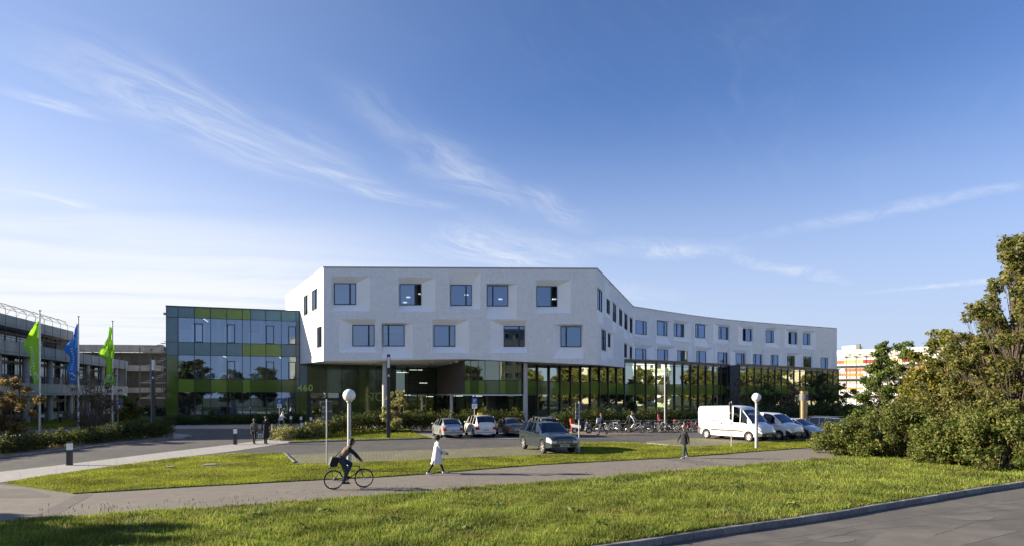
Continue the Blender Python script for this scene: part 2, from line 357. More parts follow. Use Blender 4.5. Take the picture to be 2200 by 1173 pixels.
M_glassb = glass('wing_glass', (.45, .60, .52), .44, wave=.007, gcol=(.90, 1.0, .92))
M_greenfilm = mat('green_spandrel', (.10, .18, .025), .08, var=.2, vscale=.3, coat=.4)
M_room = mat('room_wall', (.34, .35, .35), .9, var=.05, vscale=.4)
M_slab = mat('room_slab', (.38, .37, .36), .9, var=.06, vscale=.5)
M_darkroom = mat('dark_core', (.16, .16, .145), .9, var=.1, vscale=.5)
M_tube = mat('lit_ceiling_lamp', (1.0, .96, .88), .5, emit=.8)
M_down = mat('soffit_downlight', (.55, .55, .52), .5)
M_curtain = mat('pale_curtain', (.55, .58, .57), .9, var=.1, vscale=2, stretch=(6, 6, .2))
M_wood = mat('brown_timber', (.13, .115, .098), .65, var=.25, vscale=2.5, stretch=(4, 4, .4))
M_column = mat('pale_concrete_column', (.50, .48, .45), .8, var=.07, vscale=2)
M_lime = mat('lime_letter', (.46, .60, .06), .5)
M_limedk = mat('lime_outline_letter', (.36, .50, .07), .4)

# ================================================================ ground and surfaces
KERB_BACK = GP([(1300, 1170), (1414, 1154), (1527, 1136), (1641, 1121), (1800, 1098), (1859, 1087), (1973, 1069), (2086, 1050), (2177, 1037)])
KERB_LINE = [(-45, -10.5), (-18, 3.2), (-6, 9.35)] + KERB_BACK + [(26, 26.6), (40, 34.5), (70, 52)]
def side_ground(zu, zl):
    up = KERB_LINE + [(700, 420), (700, 1200), (-700, 1200), (-700, -300)]
    lo = [(-700, -300)] + [(700, -300), (700, 420)] + KERB_LINE[::-1]
    mb = MB()
    for poly, z in ((up, zu), (lo, zl)):
        vs = [(x, y, z) for x, y in poly]
        for t in fill(poly):
            a, b, c = (vs[i] for i in t)
            if (b[0] - a[0]) * (c[1] - a[1]) - (b[1] - a[1]) * (c[0] - a[0]) < 0: b, c = c, b
            mb.quad(a, b, c)
    chain = [(-700, -300)] + KERB_LINE + [(700, 420)]
    for a, b in zip(chain, chain[1:]): mb.quad((*a, zu), (*b, zu), (*b, zl), (*a, zl))
    mb.build('ground', M_ground, kind='structure')
side_ground(-.05, -.22)
road_far = ribbon(KERB_LINE, -9.0)
sheet('road', KERB_LINE + road_far[::-1], -.13, M_road, skirt=.08)
# dark repair strips and a worn wheel track on the road
def strip_px(name, pts, w, z, m):
    p = GP(pts) if pts and isinstance(pts[0], tuple) else pts
    return sheet(name, p + ribbon(p, w)[::-1], z, m, skirt=.003)
def GR(pts): return [G(x, y, -.13) for x, y in pts]
pr = GR([(1500, 1173), (1700, 1153), (1840, 1127), (1950, 1110), (2080, 1090), (2200, 1066)])
sheet('road_seam', pr + ribbon(pr, -.045)[::-1], -.126, M_patch, skirt=.003)
sheet('road_patch', GR([(1900, 1140), (2000, 1135), (2110, 1138), (2190, 1140), (2060, 1173), (1850, 1173)]), -.126, M_patch, skirt=.003)

M_crack = mat('crack_tar', (.072, .069, .065), .85)
rgc = random.Random(21)
for pts in ([(1620, 1165), (1760, 1158), (1860, 1136), (2000, 1128)], [(2010, 1150), (2090, 1121), (2200, 1112)], [(1980, 1098), (2060, 1104), (2200, 1092)], [(1700, 1173), (1790, 1150), (1850, 1148)]):
    q = resample(GR(pts), .22); q = [(x + rgc.uniform(-.035, .035), y + rgc.uniform(-.035, .035)) for x, y in q]
    if len(q) > 2: sheet('road_crack', q + ribbon(q, rgc.uniform(.012, .022))[::-1], -.1225, M_crack)
for px, py, r_ in ((1780, 1158, .5), (2080, 1112, .7), (1960, 1160, .45), (2150, 1080, .4)):
    X_, Y_ = G(px, py, -.13); sheet('road_stain', [(X_ + r_ * (1 + .3 * math.sin(3 * a + px)) * math.cos(a), Y_ + r_ * .6 * (1 + .3 * math.cos(2 * a + py)) * math.sin(a)) for a in [k * math.pi / 9 for k in range(18)]], -.124, M_patch)

# everything paved lies on one asphalt sheet
sheet('asphalt_yard', [(-75, 24), (-40, 21.5), (-14.5, 15.6), (16.5, 30), (26, 34), (60, 50), (62, 66), (-40, 66), (-75, 60)], 0.0, M_asph, skirt=.05)

PATH_LO = GP([(-260, 1140), (-120, 1131), (0, 1123), (109, 1112), (227, 1107), (261, 1104), (373, 1096), (500, 1087), (646, 1077), (793, 1067), (900, 1059.5), (1014, 1047), (1195, 1034.5), (1286, 1026.6), (1400, 1016), (1459, 1012), (1573, 1003), (1686, 993.6), (1754, 987)])
PATH_UP = GP([(-260, 1046), (-100, 1043), (0, 1040), (100, 1050), (157, 1060.7), (273, 1054), (386, 1047), (500, 1041), (688, 1030.7), (809, 1025.4), (918, 1018), (1036, 1008), (1150, 999), (1400, 985.7), (1436, 984.5), (1550, 975.5), (1641, 968.6), (1754.5, 960.7)])
far = [(22.5, 36.9), (30, 42)]; nearp = [(21.5, 33.4), (30, 38.3)]
sheet('footpath', PATH_LO + nearp + far[::-1] + PATH_UP[::-1], .004, M_path, skirt=.04)
def path_patch(pts): sheet('path_repair', GP(pts), .008, M_patch, skirt=.002)
for pts in ([(620, 1062), (760, 1052), (900, 1046), (1000, 1040)], [(1180, 1010), (1230, 1018), (1290, 1020)], [(300, 1090), (420, 1080), (560, 1074)]):
    q = resample(GP(pts), .3); q = [(x + rgc.uniform(-.04, .04), y + rgc.uniform(-.04, .04)) for x, y in q]; sheet('path_crack', q + ribbon(q, .014)[::-1], .010, M_crack)
path_patch([(70, 1111), (112, 1111), (200, 1061), (165, 1061.5)])
path_patch([(1425, 985.5), (1462, 983.5), (1590, 1001), (1540, 1004)])
path_patch([(-100, 1070), (100, 1068), (110, 1064), (60, 1050), (-100, 1048)])

# pale concrete walk made of cast slabs
WALK_UP = GP([(-260, 1046), (0, 1013.6), (145, 997), (318, 975.5), (500, 954), (537, 949), (617, 940), (660, 933)])
WALK_LO = GP([(-260, 1072), (0, 1036.5), (79.5, 1024.5), (261, 998.5), (386, 982.5), (500, 969), (563, 959.6), (617, 951), (668, 943)])
walk = sheet('concrete_walk', WALK_UP + WALK_LO[::-1], .003, M_patch, skirt=.003)
def lerp_at(pts, t):
    ls = [math.dist(a, b) for a, b in zip(pts, pts[1:])]; T = sum(ls) * t
    for (a, b), l in zip(zip(pts, pts[1:]), ls):
        if T <= l: return (a[0] + (b[0] - a[0]) * T / l, a[1] + (b[1] - a[1]) * T / l)
        T -= l
    return pts[-1]
NS = 17
for i in range(NS):
    a, b = i / NS + .00016, (i + 1) / NS - .00016
    poly = [lerp_at(WALK_LO, a), lerp_at(WALK_LO, (a + b) / 2), lerp_at(WALK_LO, b), lerp_at(WALK_UP, b), lerp_at(WALK_UP, (a + b) / 2), lerp_at(WALK_UP, a)]
    MB().prism(poly, .0032, .014 + (i % 3) * .0006).build('slab', M_conc, walk)
front_walk = sheet('forecourt_walk', [G(360, 921), G(655, 921), G(740, 926), (-10, 60.5), (-12, 70), (-24, 66.6), (-37.6, 62.4)], .006, M_conc, skirt=.004)
NOSE = GP([(373, 943.5), (395, 941), (412, 937), (404, 933.5), (373, 931.5)])
sheet('island_nose', NOSE, .05, M_conc, skirt=.05)

# parking bays with grassy joints
sheet('parking_bay', GP([(611, 977), (634, 996), (776, 993), (870, 988.7), (930, 986), (998, 983), (1100, 979), (1191, 975.5), (1257, 970.5), (1222, 951), (1105, 959.5), (1013, 963), (900, 966), (757, 971)]), .004, M_pave, skirt=.004)
sheet('parking_bay', GP([(1391, 951.6), (1493, 959.5), (1527, 957.7), (1584, 952.7), (1614, 950), (1664, 947), (1764, 941), (1790, 930), (1527, 939), (1482, 941), (1385, 948)]), .004, M_pave, skirt=.004)
sheet('parking_bay', GP([(895, 931), (930, 943), (1240, 941), (1250, 927), (1130, 922), (900, 925)]), .004, sheetmat('grey_bay_paving', [(.21, .20, .185), (.26, .25, .235)], [.7], joint=(.2, .1, .006, (.09, .085, .08), 8)), skirt=.004)
sheet('bicycle_stand_floor', GP([(1205, 929), (1240, 934), (1300, 933), (1400, 929), (1500, 925), (1505, 917), (1200, 917)]), .006, M_paveb, skirt=.004)
mk = GP([(1279, 938.8), (1294, 938.6)]); sheet('painted_dash', mk + ribbon(mk, .12)[::-1], .005, M_line)

# ---- lawns (sheets with an edge; blades follow at the end)
LAWN_A = PATH_LO + nearp + [(36, 31.5)] + [p for p in KERB_LINE[::-1] if p[0] < 30 and p[0] > -20]
LAWN_A = [(p[0], p[1]) for p in LAWN_A]
LAWN_B = GP([(6, 1038.5), (79.5, 1025.5), (261, 999.5), (386, 983.5), (500, 975.5), (609, 973.8), (632, 997), (776, 994.2), (870, 990), (930, 987), (998, 984.2), (1100, 980.2), (1191, 976.7), (1257, 971.5), (1239, 951.5), (1309, 950), (1364, 951.5), (1432, 957.5), (1493, 960.5), (1527, 958.7), (1584, 953.7), (1614, 951), (1664, 948), (1764, 942), (1830, 938)]) + [(24, 37.4)] + PATH_UP[:3:-1]
LAWN_C = GP([(622, 951), (688, 948.3), (832, 944), (928, 941.8), (893, 931), (880, 922), (760, 921), (690, 930), (640, 941)])
LAWN_D = GP([(-260, 1019), (0, 983), (136, 967.5), (250, 954), (373, 942), (404, 934), (373, 931), (300, 934), (180, 946), (60, 953), (-100, 957), (-260, 965)])
LAWN_E = GP([(-300, 940), (40, 921.5), (170, 915.5), (260, 908), (360, 904), (360, 900), (250, 898), (-300, 905)])
def insetline(p): return p
lawnA = sheet('lawn', LAWN_A, .02, M_turf, skirt=.06)
lawnB = sheet('lawn', LAWN_B, .035, M_turf, skirt=.06)
lawnC = sheet('lawn', LAWN_C, .035, M_turf, skirt=.06)
lawnD = sheet('planting_bed', LAWN_D, .03, M_earth, skirt=.06)
lawnE = sheet('lawn', LAWN_E, .03, M_turf, skirt=.06)
sheet('bare_patch', GP([(405, 1003), (470, 996), (520, 994), (500, 999), (440, 1006)]), .047, M_earth, skirt=.02)

# ---- kerbs, stone by stone
def kerb(pts, w, z0, z1, step, name='kerb', back=1):
    bed = sheet(name, pts + ribbon(pts, w, back)[::-1], z0 + .004, M_patch)
    q = resample(pts, step)
    for i, (a, b) in enumerate(zip(q, q[1:])):
        dx, dy = b[0] - a[0], b[1] - a[1]; l = math.hypot(dx, dy); ux, uy = dx / l, dy / l; g = .011; nx, ny = -uy * back, ux * back
        A = (a[0] + ux * g, a[1] + uy * g); B = (b[0] - ux * g, b[1] - uy * g); zt = z1 + (i * 37 % 5 - 2) * .0015; c = .02
        bot = [(A[0], A[1], z0), (B[0], B[1], z0), (B[0] + nx * w, B[1] + ny * w, z0), (A[0] + nx * w, A[1] + ny * w, z0)]
        mid = [(p[0], p[1], zt - c) for p in bot]; mid = mid[:2] + [(p[0], p[1], zt) for p in mid[2:]]
        top = [(A[0] + nx * c, A[1] + ny * c, zt), (B[0] + nx * c, B[1] + ny * c, zt)]
        mb = MB(); vs = bot + mid + top
        mb.add(vs, [(0, 1, 5, 4), (4, 5, 9, 8), (8, 9, 6, 7), (1, 2, 6, 9, 5), (0, 4, 8, 7, 3), (2, 3, 7, 6)] if back > 0 else [(4, 5, 1, 0), (8, 9, 5, 4), (7, 6, 9, 8), (5, 9, 6, 2, 1), (3, 7, 8, 4, 0), (6, 7, 3, 2)])
        mb.build('kerb_stone', (M_kerb, M_kerb2, M_kerb)[i * 7 % 3], bed)
kl = [(-9, 7.8), (-6, 9.35)] + KERB_BACK + [(26, 26.6), (34, 31.1)]
kerb(ribbon(kl, -.15), .15, -.135, .03, 1.0, 'road_kerb')
kerb(GP([(608, 973.6), (633, 997)]), .12, 0, .06, 1.0, 'bay_kerb', 1)
kerb(GP([(634, 997), (776, 994), (870, 989.7), (930, 987), (998, 984), (1100, 980), (1191, 976.5), (1257, 971.3)]), .08, 0, .055, 1.0, 'bay_kerb', -1)
kerb(GP([(1234, 964.5), (1259, 971)]), .1, 0, .08, 1.0, 'bay_kerb', 1)
kerb(GP([(1391, 952.4), (1440, 957), (1493, 960.2), (1527, 958.4), (1584, 953.4), (1614, 950.7), (1664, 947.7), (1764, 941.7)]), .09, 0, .07, 1.0, 'bay_kerb', -1)
kerb(GP([(619, 951.4), (688, 949), (832, 944.8), (929, 942.3)]), .12, 0, .10, 1.0, 'lawn_kerb', 1)
kerb(GP([(-100, 998), (0, 984.5), (136, 968.6), (250, 955), (373, 942.8), (395, 941.5), (412, 937.2), (404, 933.7), (373, 931.5)]), .12, 0, .09, 1.0, 'island_kerb', 1)
kerb(GP([(360, 921.2), (655, 921.2)]), .1, 0, .06, 1.0, 'forecourt_kerb', 1)

# ================================================================ buildings
class Fac:
    """vertical facade along a plan polyline, left to right as seen from outside; depth d is positive inwards"""
    def __init__(s, pts):
        s.p = [Vector((x, y)) for x, y in pts]; s.l = [0.0]
        for a, b in zip(s.p, s.p[1:]): s.l.append(s.l[-1] + (b - a).length)
        s.seg = [(b - a).normalized() for a, b in zip(s.p, s.p[1:])]
        s.n = []
        for i in range(len(s.p)):
            d = (s.seg[max(0, i - 1)] + s.seg[min(len(s.seg) - 1, i)]).normalized(); s.n.append(Vector((-d.y, d.x)))
        s.L = s.l[-1]
    def P(s, u, z, d=0.0):
        i = 0
        while i < len(s.seg) - 1 and u > s.l[i + 1]: i += 1
        t = (u - s.l[i]) / (s.l[i + 1] - s.l[i]); p = s.p[i].lerp(s.p[i + 1], t); tt = min(1, max(0, t))
        n = s.n[i].lerp(s.n[i + 1], tt).normalized(); return (p.x + n.x * d, p.y + n.y * d, z)
    def u(s, px, d=0.0):                                  # where the sight line through a pixel column meets the facade
        k = (px - CX) / F; best = None
        for i in range(len(s.seg)):
            a = s.p[i] + s.n[i] * d; b = s.p[i + 1] + s.n[i + 1] * d
            den = (b.x - a.x) - k * (b.y - a.y)
            if abs(den) < 1e-9: continue
            t = (k * a.y - a.x) / den
            lo = -9 if i == 0 else -1e-6; hi = 9 if i == len(s.seg) - 1 else 1 + 1e-6
            if lo <= t <= hi:
                uu = s.l[i] + t * (s.l[i + 1] - s.l[i])
                if best is None or abs(t - .5) < best[0]: best = (abs(t - .5), uu)
        return best[1]
    def z(s, px, py, d=0.0):
        Y = s.P(s.u(px, d), 0, d)[1]; return CAMH + (HY - py) * Y / F
def W(mb, name, m, parent, smooth=None, **k):             # a part modelled in world coordinates under a placed parent
    o = mb.build(name, m, parent, smooth, **k)
    if parent is not None:
        q = Vector((0, 0, 0)); pp = parent
        if pp.parent is None: q = Vector(pp.location)
        o.location = -q
    return o
def fbox(mb, fac, u0, u1, z0, z1, d0, d1, ustep=None):
    us = [u0, u1]
    inner = [l for l in fac.l[1:-1] if u0 + .02 < l < u1 - .02]
    us = sorted([u0, u1] + inner)
    for a, b in zip(us, us[1:]):
        mb.hexa([fac.P(a, z0, d0), fac.P(b, z0, d0), fac.P(b, z0, d1), fac.P(a, z0, d1)], [fac.P(a, z1, d0), fac.P(b, z1, d0), fac.P(b, z1, d1), fac.P(a, z1, d1)])
    return mb
def holed_wall(fac, u0, u1, z0, z1, holes, step=2.5):
    us = sorted(set([round(u0, 4), round(u1, 4)] + [round(h[i], 4) for h in holes for i in (0, 1) if u0 < h[i] < u1] + [round(l, 4) for l in fac.l[1:-1] if u0 < l < u1]))
    zs = sorted(set([round(z0, 4), round(z1, 4)] + [round(h[i], 4) for h in holes for i in (2, 3) if z0 < h[i] < z1]))
    mb = MB(); idx = {}
    def V(i, j):
        if (i, j) not in idx: idx[(i, j)] = len(mb.v); mb.v.append(fac.P(us[i], zs[j]))
        return idx[(i, j)]
    for i in range(len(us) - 1):
        for j in range(len(zs) - 1):
            cu, cz = (us[i] + us[i + 1]) / 2, (zs[j] + zs[j + 1]) / 2
            if any(h[0] < cu < h[1] and h[2] < cz < h[3] for h in holes): continue
            mb.f.append((V(i, j), V(i + 1, j), V(i + 1, j + 1), V(i, j + 1)))
    return mb
def window(fac, parent, g, o, mull=.73, rec=.35, opened=0.0, gm=None, blind=0.0):
    """splayed reveal from rectangle o (on the wall) to rectangle g (set back); frame, panes; all u0,u1,z0,z1"""
    gm = gm or M_glassw
    fr = MB(); t = .055
    def bar(a, b, c, e, d0=rec - .06, d1=rec + .06): fbox(fr, fac, a, b, c, e, d0, d1)
    bar(g[0], g[1], g[2], g[2] + t * 1.3); bar(g[0], g[1], g[3] - t, g[3]); bar(g[0], g[0] + t, g[2] + t * 1.3, g[3] - t); bar(g[1] - t, g[1], g[2] + t * 1.3, g[3] - t)
    um = g[0] + (g[1] - g[0]) * mull; bar(um - .07, um + .07, g[2] + t * 1.3, g[3] - t)
    w = W(fr, 'window', M_frame, parent)
    spans = [(g[0] + t, um - .07), (um + .07, g[1] - t)]; narrow = 1 if mull > .5 else 0
    za, zb = g[2] + t * 1.3, g[3] - t
    for i, (a, b) in enumerate(spans):
        mb = MB()
        if opened and i == narrow:                        # tilted sash: hinged at its outer edge, swung inwards
            if narrow == 1: mb.quad(fac.P(b, za, rec), fac.P(b, zb, rec), fac.P(a + .1, zb, rec + opened), fac.P(a + .1, za, rec + opened))
            else: mb.quad(fac.P(a, za, rec), fac.P(a, zb, rec), fac.P(b - .1, zb, rec + opened), fac.P(b - .1, za, rec + opened))
        else: mb.quad(fac.P(a, za, rec), fac.P(b, za, rec), fac.P(b, zb, rec), fac.P(a, zb, rec))
        p = mb.build('pane', gm, w)
    if blind:
        bl = MB(); bl.quad(fac.P(g[0] + t, g[3] - t - (g[3] - g[2] - .15) * blind, rec + .14), fac.P(g[1] - t, g[3] - t - (g[3] - g[2] - .15) * blind, rec + .14), fac.P(g[1] - t, g[3] - t, rec + .14), fac.P(g[0] + t, g[3] - t, rec + .14)); bl.build('blind', M_curtain, w)
    rv = MB(); I = [fac.P(g[0], g[2], rec), fac.P(g[1], g[2], rec), fac.P(g[1], g[3], rec), fac.P(g[0], g[3], rec)]
    O = [fac.P(o[0], o[2]), fac.P(o[1], o[2]), fac.P(o[1], o[3]), fac.P(o[0], o[3])]
    for k in range(4): rv.quad(O[k], O[(k + 1) % 4], I[(k + 1) % 4], I[k])
    rv.build('reveal', M_reveal, w)
    return w

# ---------------------------------------------------------------- white building on its glass base
HT = 15.58
A = (-18.41, 59.09); B = (8.41, 59.75); C = (-28.8, 76.9); D = (17.2, 85.8)
WING = [(17.2, 85.8), (22.7, 90.75), (29.1, 96.2), (35.4, 100.9), (43.2, 105.6), (48.6, 108.4), (61.7, 114.9)]
E2 = (55.3, 127.4)
clinic = thing('clinic_building', 'white building with splayed square windows raised on a dark glass base', 'building', (-4, 64, 0))
FF, FL, FRt, FW = Fac([A, B]), Fac([C, A]), Fac([B, D]), Fac(WING)
Z3 = lambda zx, zy: (640 + zx / 4.8875, 560 + zy / 4.8875)
Z4 = lambda zx, zy: (1000 + zx / 4.8875, 560 + zy / 4.8875)
Z5 = lambda zx, zy: (1300 + zx / 3.9096, 620 + zy / 3.9096)
def rect(fac, conv, r, d=0.0):
    x0, y0 = conv(r[0], r[2]); x1, y1 = conv(r[1], r[3]); xm = (x0 + x1) / 2
    return [fac.u(x0, d), fac.u(x1, d), fac.z(xm, y1, d), fac.z(xm, y0, d)]
ZB = 6.76
def do_face(fac, wins, rec, name, z0=ZB, u0=0.0, u1=None, fixh=None, blinds={}):
    u1 = fac.L if u1 is None else u1; holes = []
    for conv, g, o, mull, op in wins:
        gr, orr = rect(fac, conv, g, rec), rect(fac, conv, o)
        if fixh: gr[2] = gr[3] - fixh if g[3] is None else gr[2]
        orr[0] = min(orr[0], gr[0] - .04); orr[1] = max(orr[1], gr[1] + .04); orr[2] = max(z0 + .01, min(orr[2], gr[2] - .05)); orr[3] = min(HT - .15, max(orr[3], gr[3] + .05))
        gr[2] = max(gr[2], z0 + .08); orr[0] = max(orr[0], u0 + .02); orr[1] = min(orr[1], u1 - .02)
        holes.append((orr, gr, mull, op))
    holes.sort(key=lambda h: h[0][0])
    for i, a in enumerate(holes):                          # neighbouring reveals must not overlap
        for b in holes[i + 1:]:
            if a[0][1] > b[0][0] and a[0][0] < b[0][1] and a[0][3] > b[0][2] and a[0][2] < b[0][3]:
                if (a[0][2] + a[0][3]) / 2 > (b[0][2] + b[0][3]) / 2 + 1.2: m = (a[1][2] + b[1][3]) / 2; a[0][2] = max(a[0][2], m + .02); b[0][3] = min(b[0][3], m - .02)
                elif (b[0][2] + b[0][3]) / 2 > (a[0][2] + a[0][3]) / 2 + 1.2: m = (b[1][2] + a[1][3]) / 2; b[0][2] = max(b[0][2], m + .02); a[0][3] = min(a[0][3], m - .02)
                else: m = (a[1][1] + b[1][0]) / 2; a[0][1] = min(a[0][1], m - .03); b[0][0] = max(b[0][0], m + .03)
    W(holed_wall(fac, u0, u1, z0, HT, [h[0] for h in holes]), name, M_white, clinic)
    for i, (orr, gr, mull, op) in enumerate(holes): window(fac, clinic, gr, orr, mull, rec, op, None, 0 if op else blinds.get(i, 0))
front = [(Z3, (380, 610, 237, 460), (352, 757, 165, 526), .73, 0), (Z3, (1070, 1295, 245, 465), (1055, 1442, 175, 531), .72, .30),
         (Z3, (1603, 1825, 252, 470), (1590, 1916, 120, 506), .73, 0), (Z4, (228, 447, 260, 477), (218, 539, 240, 607), .27, 0),
         (Z4, (747, 962, 267, 480), (738, 1109, 203, 547), .72, .45), (Z3, (574, 804, 672, 895), (432, 821, 610, 959), .74, 0),
         (Z3, (890, 1118, 672, 895), (877, 1208, 652, 1020), .27, 0), (Z3, (1427, 1651, 677, 898), (1412, 1798, 612, 963), .73, 0),
         (Z4, (402, 621, 683, 900), (262, 644, 622, 964), .73, 0), (Z4, (1000, 1215, 687, 903), (922, 1238, 665, 1022), .27, 0)]
do_face(FF, front, .5, 'wall', blinds={0: .97, 2: .35, 7: .2})  # full blind in the leftmost window stands in for a pale reflection
left = [(Z3, (70, 105, 362, 568), (56, 118, 330, 610), .5, 0), (Z3, (155, 207, 300, 515), (140, 228, 240, 575), .5, 0), (Z3, (207, 252, 690, 908), (190, 262, 650, 960), .5, 0)]
do_face(FL, left, .12, 'wall')
right = [(Z4, (1386, 1430, 305, 525), (1385, 1450, 287, 652), .5, 0), (Z4, (1482, 1510, 405, 555), (1466, 1525, 258, 588), .5, 0), (Z4, (1546, 1577, 457, 638), (1541, 1592, 442, 742), .5, 0),
         (Z4, (1613, 1641, 512, 680), (1602, 1654, 492, 708), .5, 0), (Z4, (1669, 1696, 562, 720), (1661, 1709, 547, 815), .5, 0), (Z4, (1726, 1747, 605, 755), (1719, 1757, 592, 806), .5, 0),
         (Z4, (1429, 1469, 730, 940), (1427, 1490, 718, 1058), .5, 0), (Z4, (1496, 1516, 764, 905), (1492, 1553, 752, 1030), .5, 0), (Z4, (1667, 1689, 872, 1015), (1659, 1700, 860, 1030), .5, 0), (Z4, (1725, 1745, 902, 1028), (1718, 1757, 890, 1040), .5, 0)]
do_face(FRt, right, .12, 'wall')
up = [((255, 346, 268, 382), (242, 388, 200, 405), .72, 0), ((435, 520, 274, 393), (430, 560, 268, 465), .72, 0), ((577, 660, 293, 402), (572, 722, 268, 440), .3, 0),
      ((757, 836, 301, 412), (752, 873, 295, 483), .3, 0), ((953, 1028, 320, 425), (910, 1043, 295, 460), .3, 0), ((1157, 1227, 336, 438), (1118, 1245, 305, 472), .28, .25),
      ((1349, 1415, 351, 451), (1345, 1467, 330, 487), .7, .25), ((1541, 1606, 365, 463), (1508, 1620, 342, 497), .28, .25), ((1660, 1720, 375, 470), (1655, 1770, 353, 505), .7, .25)]
lo = [((253, 343, 502, 615), (243, 412, 470, 640), .72, 0), ((438, 527, 509, 620), (430, 592, 480, 640), .7, .25), ((607, 689, 517, 625), (598, 730, 460, 645), .72, 0), ((767, 846, 523, 630), (760, 910, 490, 650), .3, 0),
      ((945, 1022, 532, 638), (930, 1040, 482, 655), .7, 0), ((1097, 1169, 540, 642), (1055, 1187, 512, 660), .7, 0), ((1243, 1311, 548, 647), (1225, 1330, 487, 662), .3, 0), ((1390, 1453, 555, 652), (1380, 1491, 505, 668), .3, 0),
      ((1527, 1590, 562, 657), (1520, 1644, 538, 672), .7, 0), ((1665, 1727, 568, 662), (1655, 1746, 500, 676), .28, 0), ((1810, 1868, 577, 668), (1800, 1901, 515, 682), .7, 0)]
do_face(FW, [(Z5, *w) for w in up + lo], .36, 'wall', blinds={1: .4, 4: .9, 6: .25, 9: .6, 12: .95, 15: .3, 17: .7})
# bottom strips that follow the slanted soffit edge
SOF = [(C, 6.7), ((-24.08, 68.8), 6.68), (A, 6.5), (FF.P(FF.u(1000), 0)[:2], 6.72), (B, 6.16), ((13.94, 76.1), 6.6), (D, 6.7)]
mb = MB()
for (p, za), (q, zb) in zip(SOF, SOF[1:]): mb.quad((*p, za), (*q, zb), (*q, ZB), (*p, ZB))
for a, b in zip(WING, WING[1:]): mb.quad((*a, 6.7), (*b, 6.7), (*b, ZB), (*a, ZB))
W(mb, 'wall_skirt', M_white, clinic)
PLAN = [C, A, B] + WING + [E2, (8, 104)]
mb = MB(); end = WING[-1]
for a, b in ((end, E2), (E2, (8, 104)), ((8, 104), C)): mb.quad((*a, 0), (*b, 0), (*b, HT), (*a, HT))
W(mb, 'wall', M_white, clinic)
def plate(pts, z0, z1): return MB().prism(pts, z0, z1)
def shrink(pts, d):                                       # pull a plan in from its outline
    n = len(pts); out = []
    for i in range(n):
        a, p, b = Vector(pts[i - 1]), Vector(pts[i]), Vector(pts[(i + 1) % n]); d1 = (p - a).normalized(); d2 = (b - p).normalized()
        n1 = Vector((-d1.y, d1.x)); n2 = Vector((-d2.y, d2.x)); m = (n1 + n2); m = m / max(.35, m.length_squared / 2); out.append((p.x + m.x * d, p.y + m.y * d))
    return out
PL = shrink(PLAN, .42)
for z0, z1 in ((6.78, 7.1), (11.0, 11.4)): W(plate(PL, z0, z1), 'floor_slab', M_slab, clinic)
W(plate(shrink(PLAN, .02), 15.2, 15.45), 'roof', M_slab, clinic)
W(plate(shrink(PLAN, 6.5), 7.1, 15.2), 'core', M_room, clinic)
cop = MB()
for f in (FF, FL, FRt, FW): fbox(cop, f, 0, f.L, HT, HT + .10, -.05, .35)
W(cop, 'coping', M_coping, clinic)
# soffit under the overhang, with round downlights
cen = (-6, 69, 6.55); mb = MB(); ring = [(*p, z) for p, z in SOF[1:6]] + [(6, 82, 6.6), (-16, 82, 6.7)]
for a, b in zip(ring, ring[1:] + ring[:1]): mb.quad(b, a, cen)
soff = W(mb, 'soffit', M_soffit, clinic)
for x, y in ((-16.4, 61.5), (-14.2, 62.6), (-10.6, 63.4), (-8.2, 61.6), (-6.4, 63.5), (-5.6, 60.9), (-12.5, 66.5), (-9.4, 67.5)):
    MB().lathe([(.001, 6.42), (.2, 6.42), (.2, 6.7)], 12, (x, y, 0)).build('downlight', M_down, soff)
# pendant lamps behind the upper windows
for px, py in ((877, 639), (903, 632), (1002, 634), (1075, 643), (1191, 643), (870, 650), (960, 641), (1150, 640)):
    p = ATY(px, py, 63.0); W(MB().lathe([(.001, p[2]), (.22, p[2]), (.22, p[2] + .09), (.001, p[2] + .09)], 12, (p[0], p[1], 0)), 'pendant_lamp', M_tube, clinic)
for px, py in ((1570, 705), (1420, 690), (1660, 712)):
    p = ATY(px, py, 108.0)

# ---- curtain-wall helper
def curtain(fac, us, zs, cell, parent, fr=.05, d=0.0, frame_mat=None):
    """us, zs: grid lines; cell(i, j) -> (name, material) or None; every infill is its own part, frame bars between"""
    fm = MB()
    for k, u in enumerate(us): fbox(fm, fac, u - fr / 2, u + fr / 2, zs[0], zs[-1], d - .03, d + .09)
    for i in range(len(us) - 1):
        for z in zs: fbox(fm, fac, us[i] + fr / 2, us[i + 1] - fr / 2, z - fr / 2, z + fr / 2, d - .025, d + .08)
    W(fm, 'frame', frame_mat or M_frame, parent)
    for i in range(len(us) - 1):
        for j in range(len(zs) - 1):
            c = cell(i, j)
            if not c: continue
            a, b, e, f = us[i] + fr / 2, us[i + 1] - fr / 2, zs[j] + fr / 2, zs[j + 1] - fr / 2
            mb = MB()
            if c[0] == 'pane': mb.quad(fac.P(a, e, d + .03), fac.P(b, e, d + .03), fac.P(b, f, d + .03), fac.P(a, f, d + .03))
            else: fbox(mb, fac, a, b, e, f, d, d + .05)
            W(mb, c[0], c[1], parent)
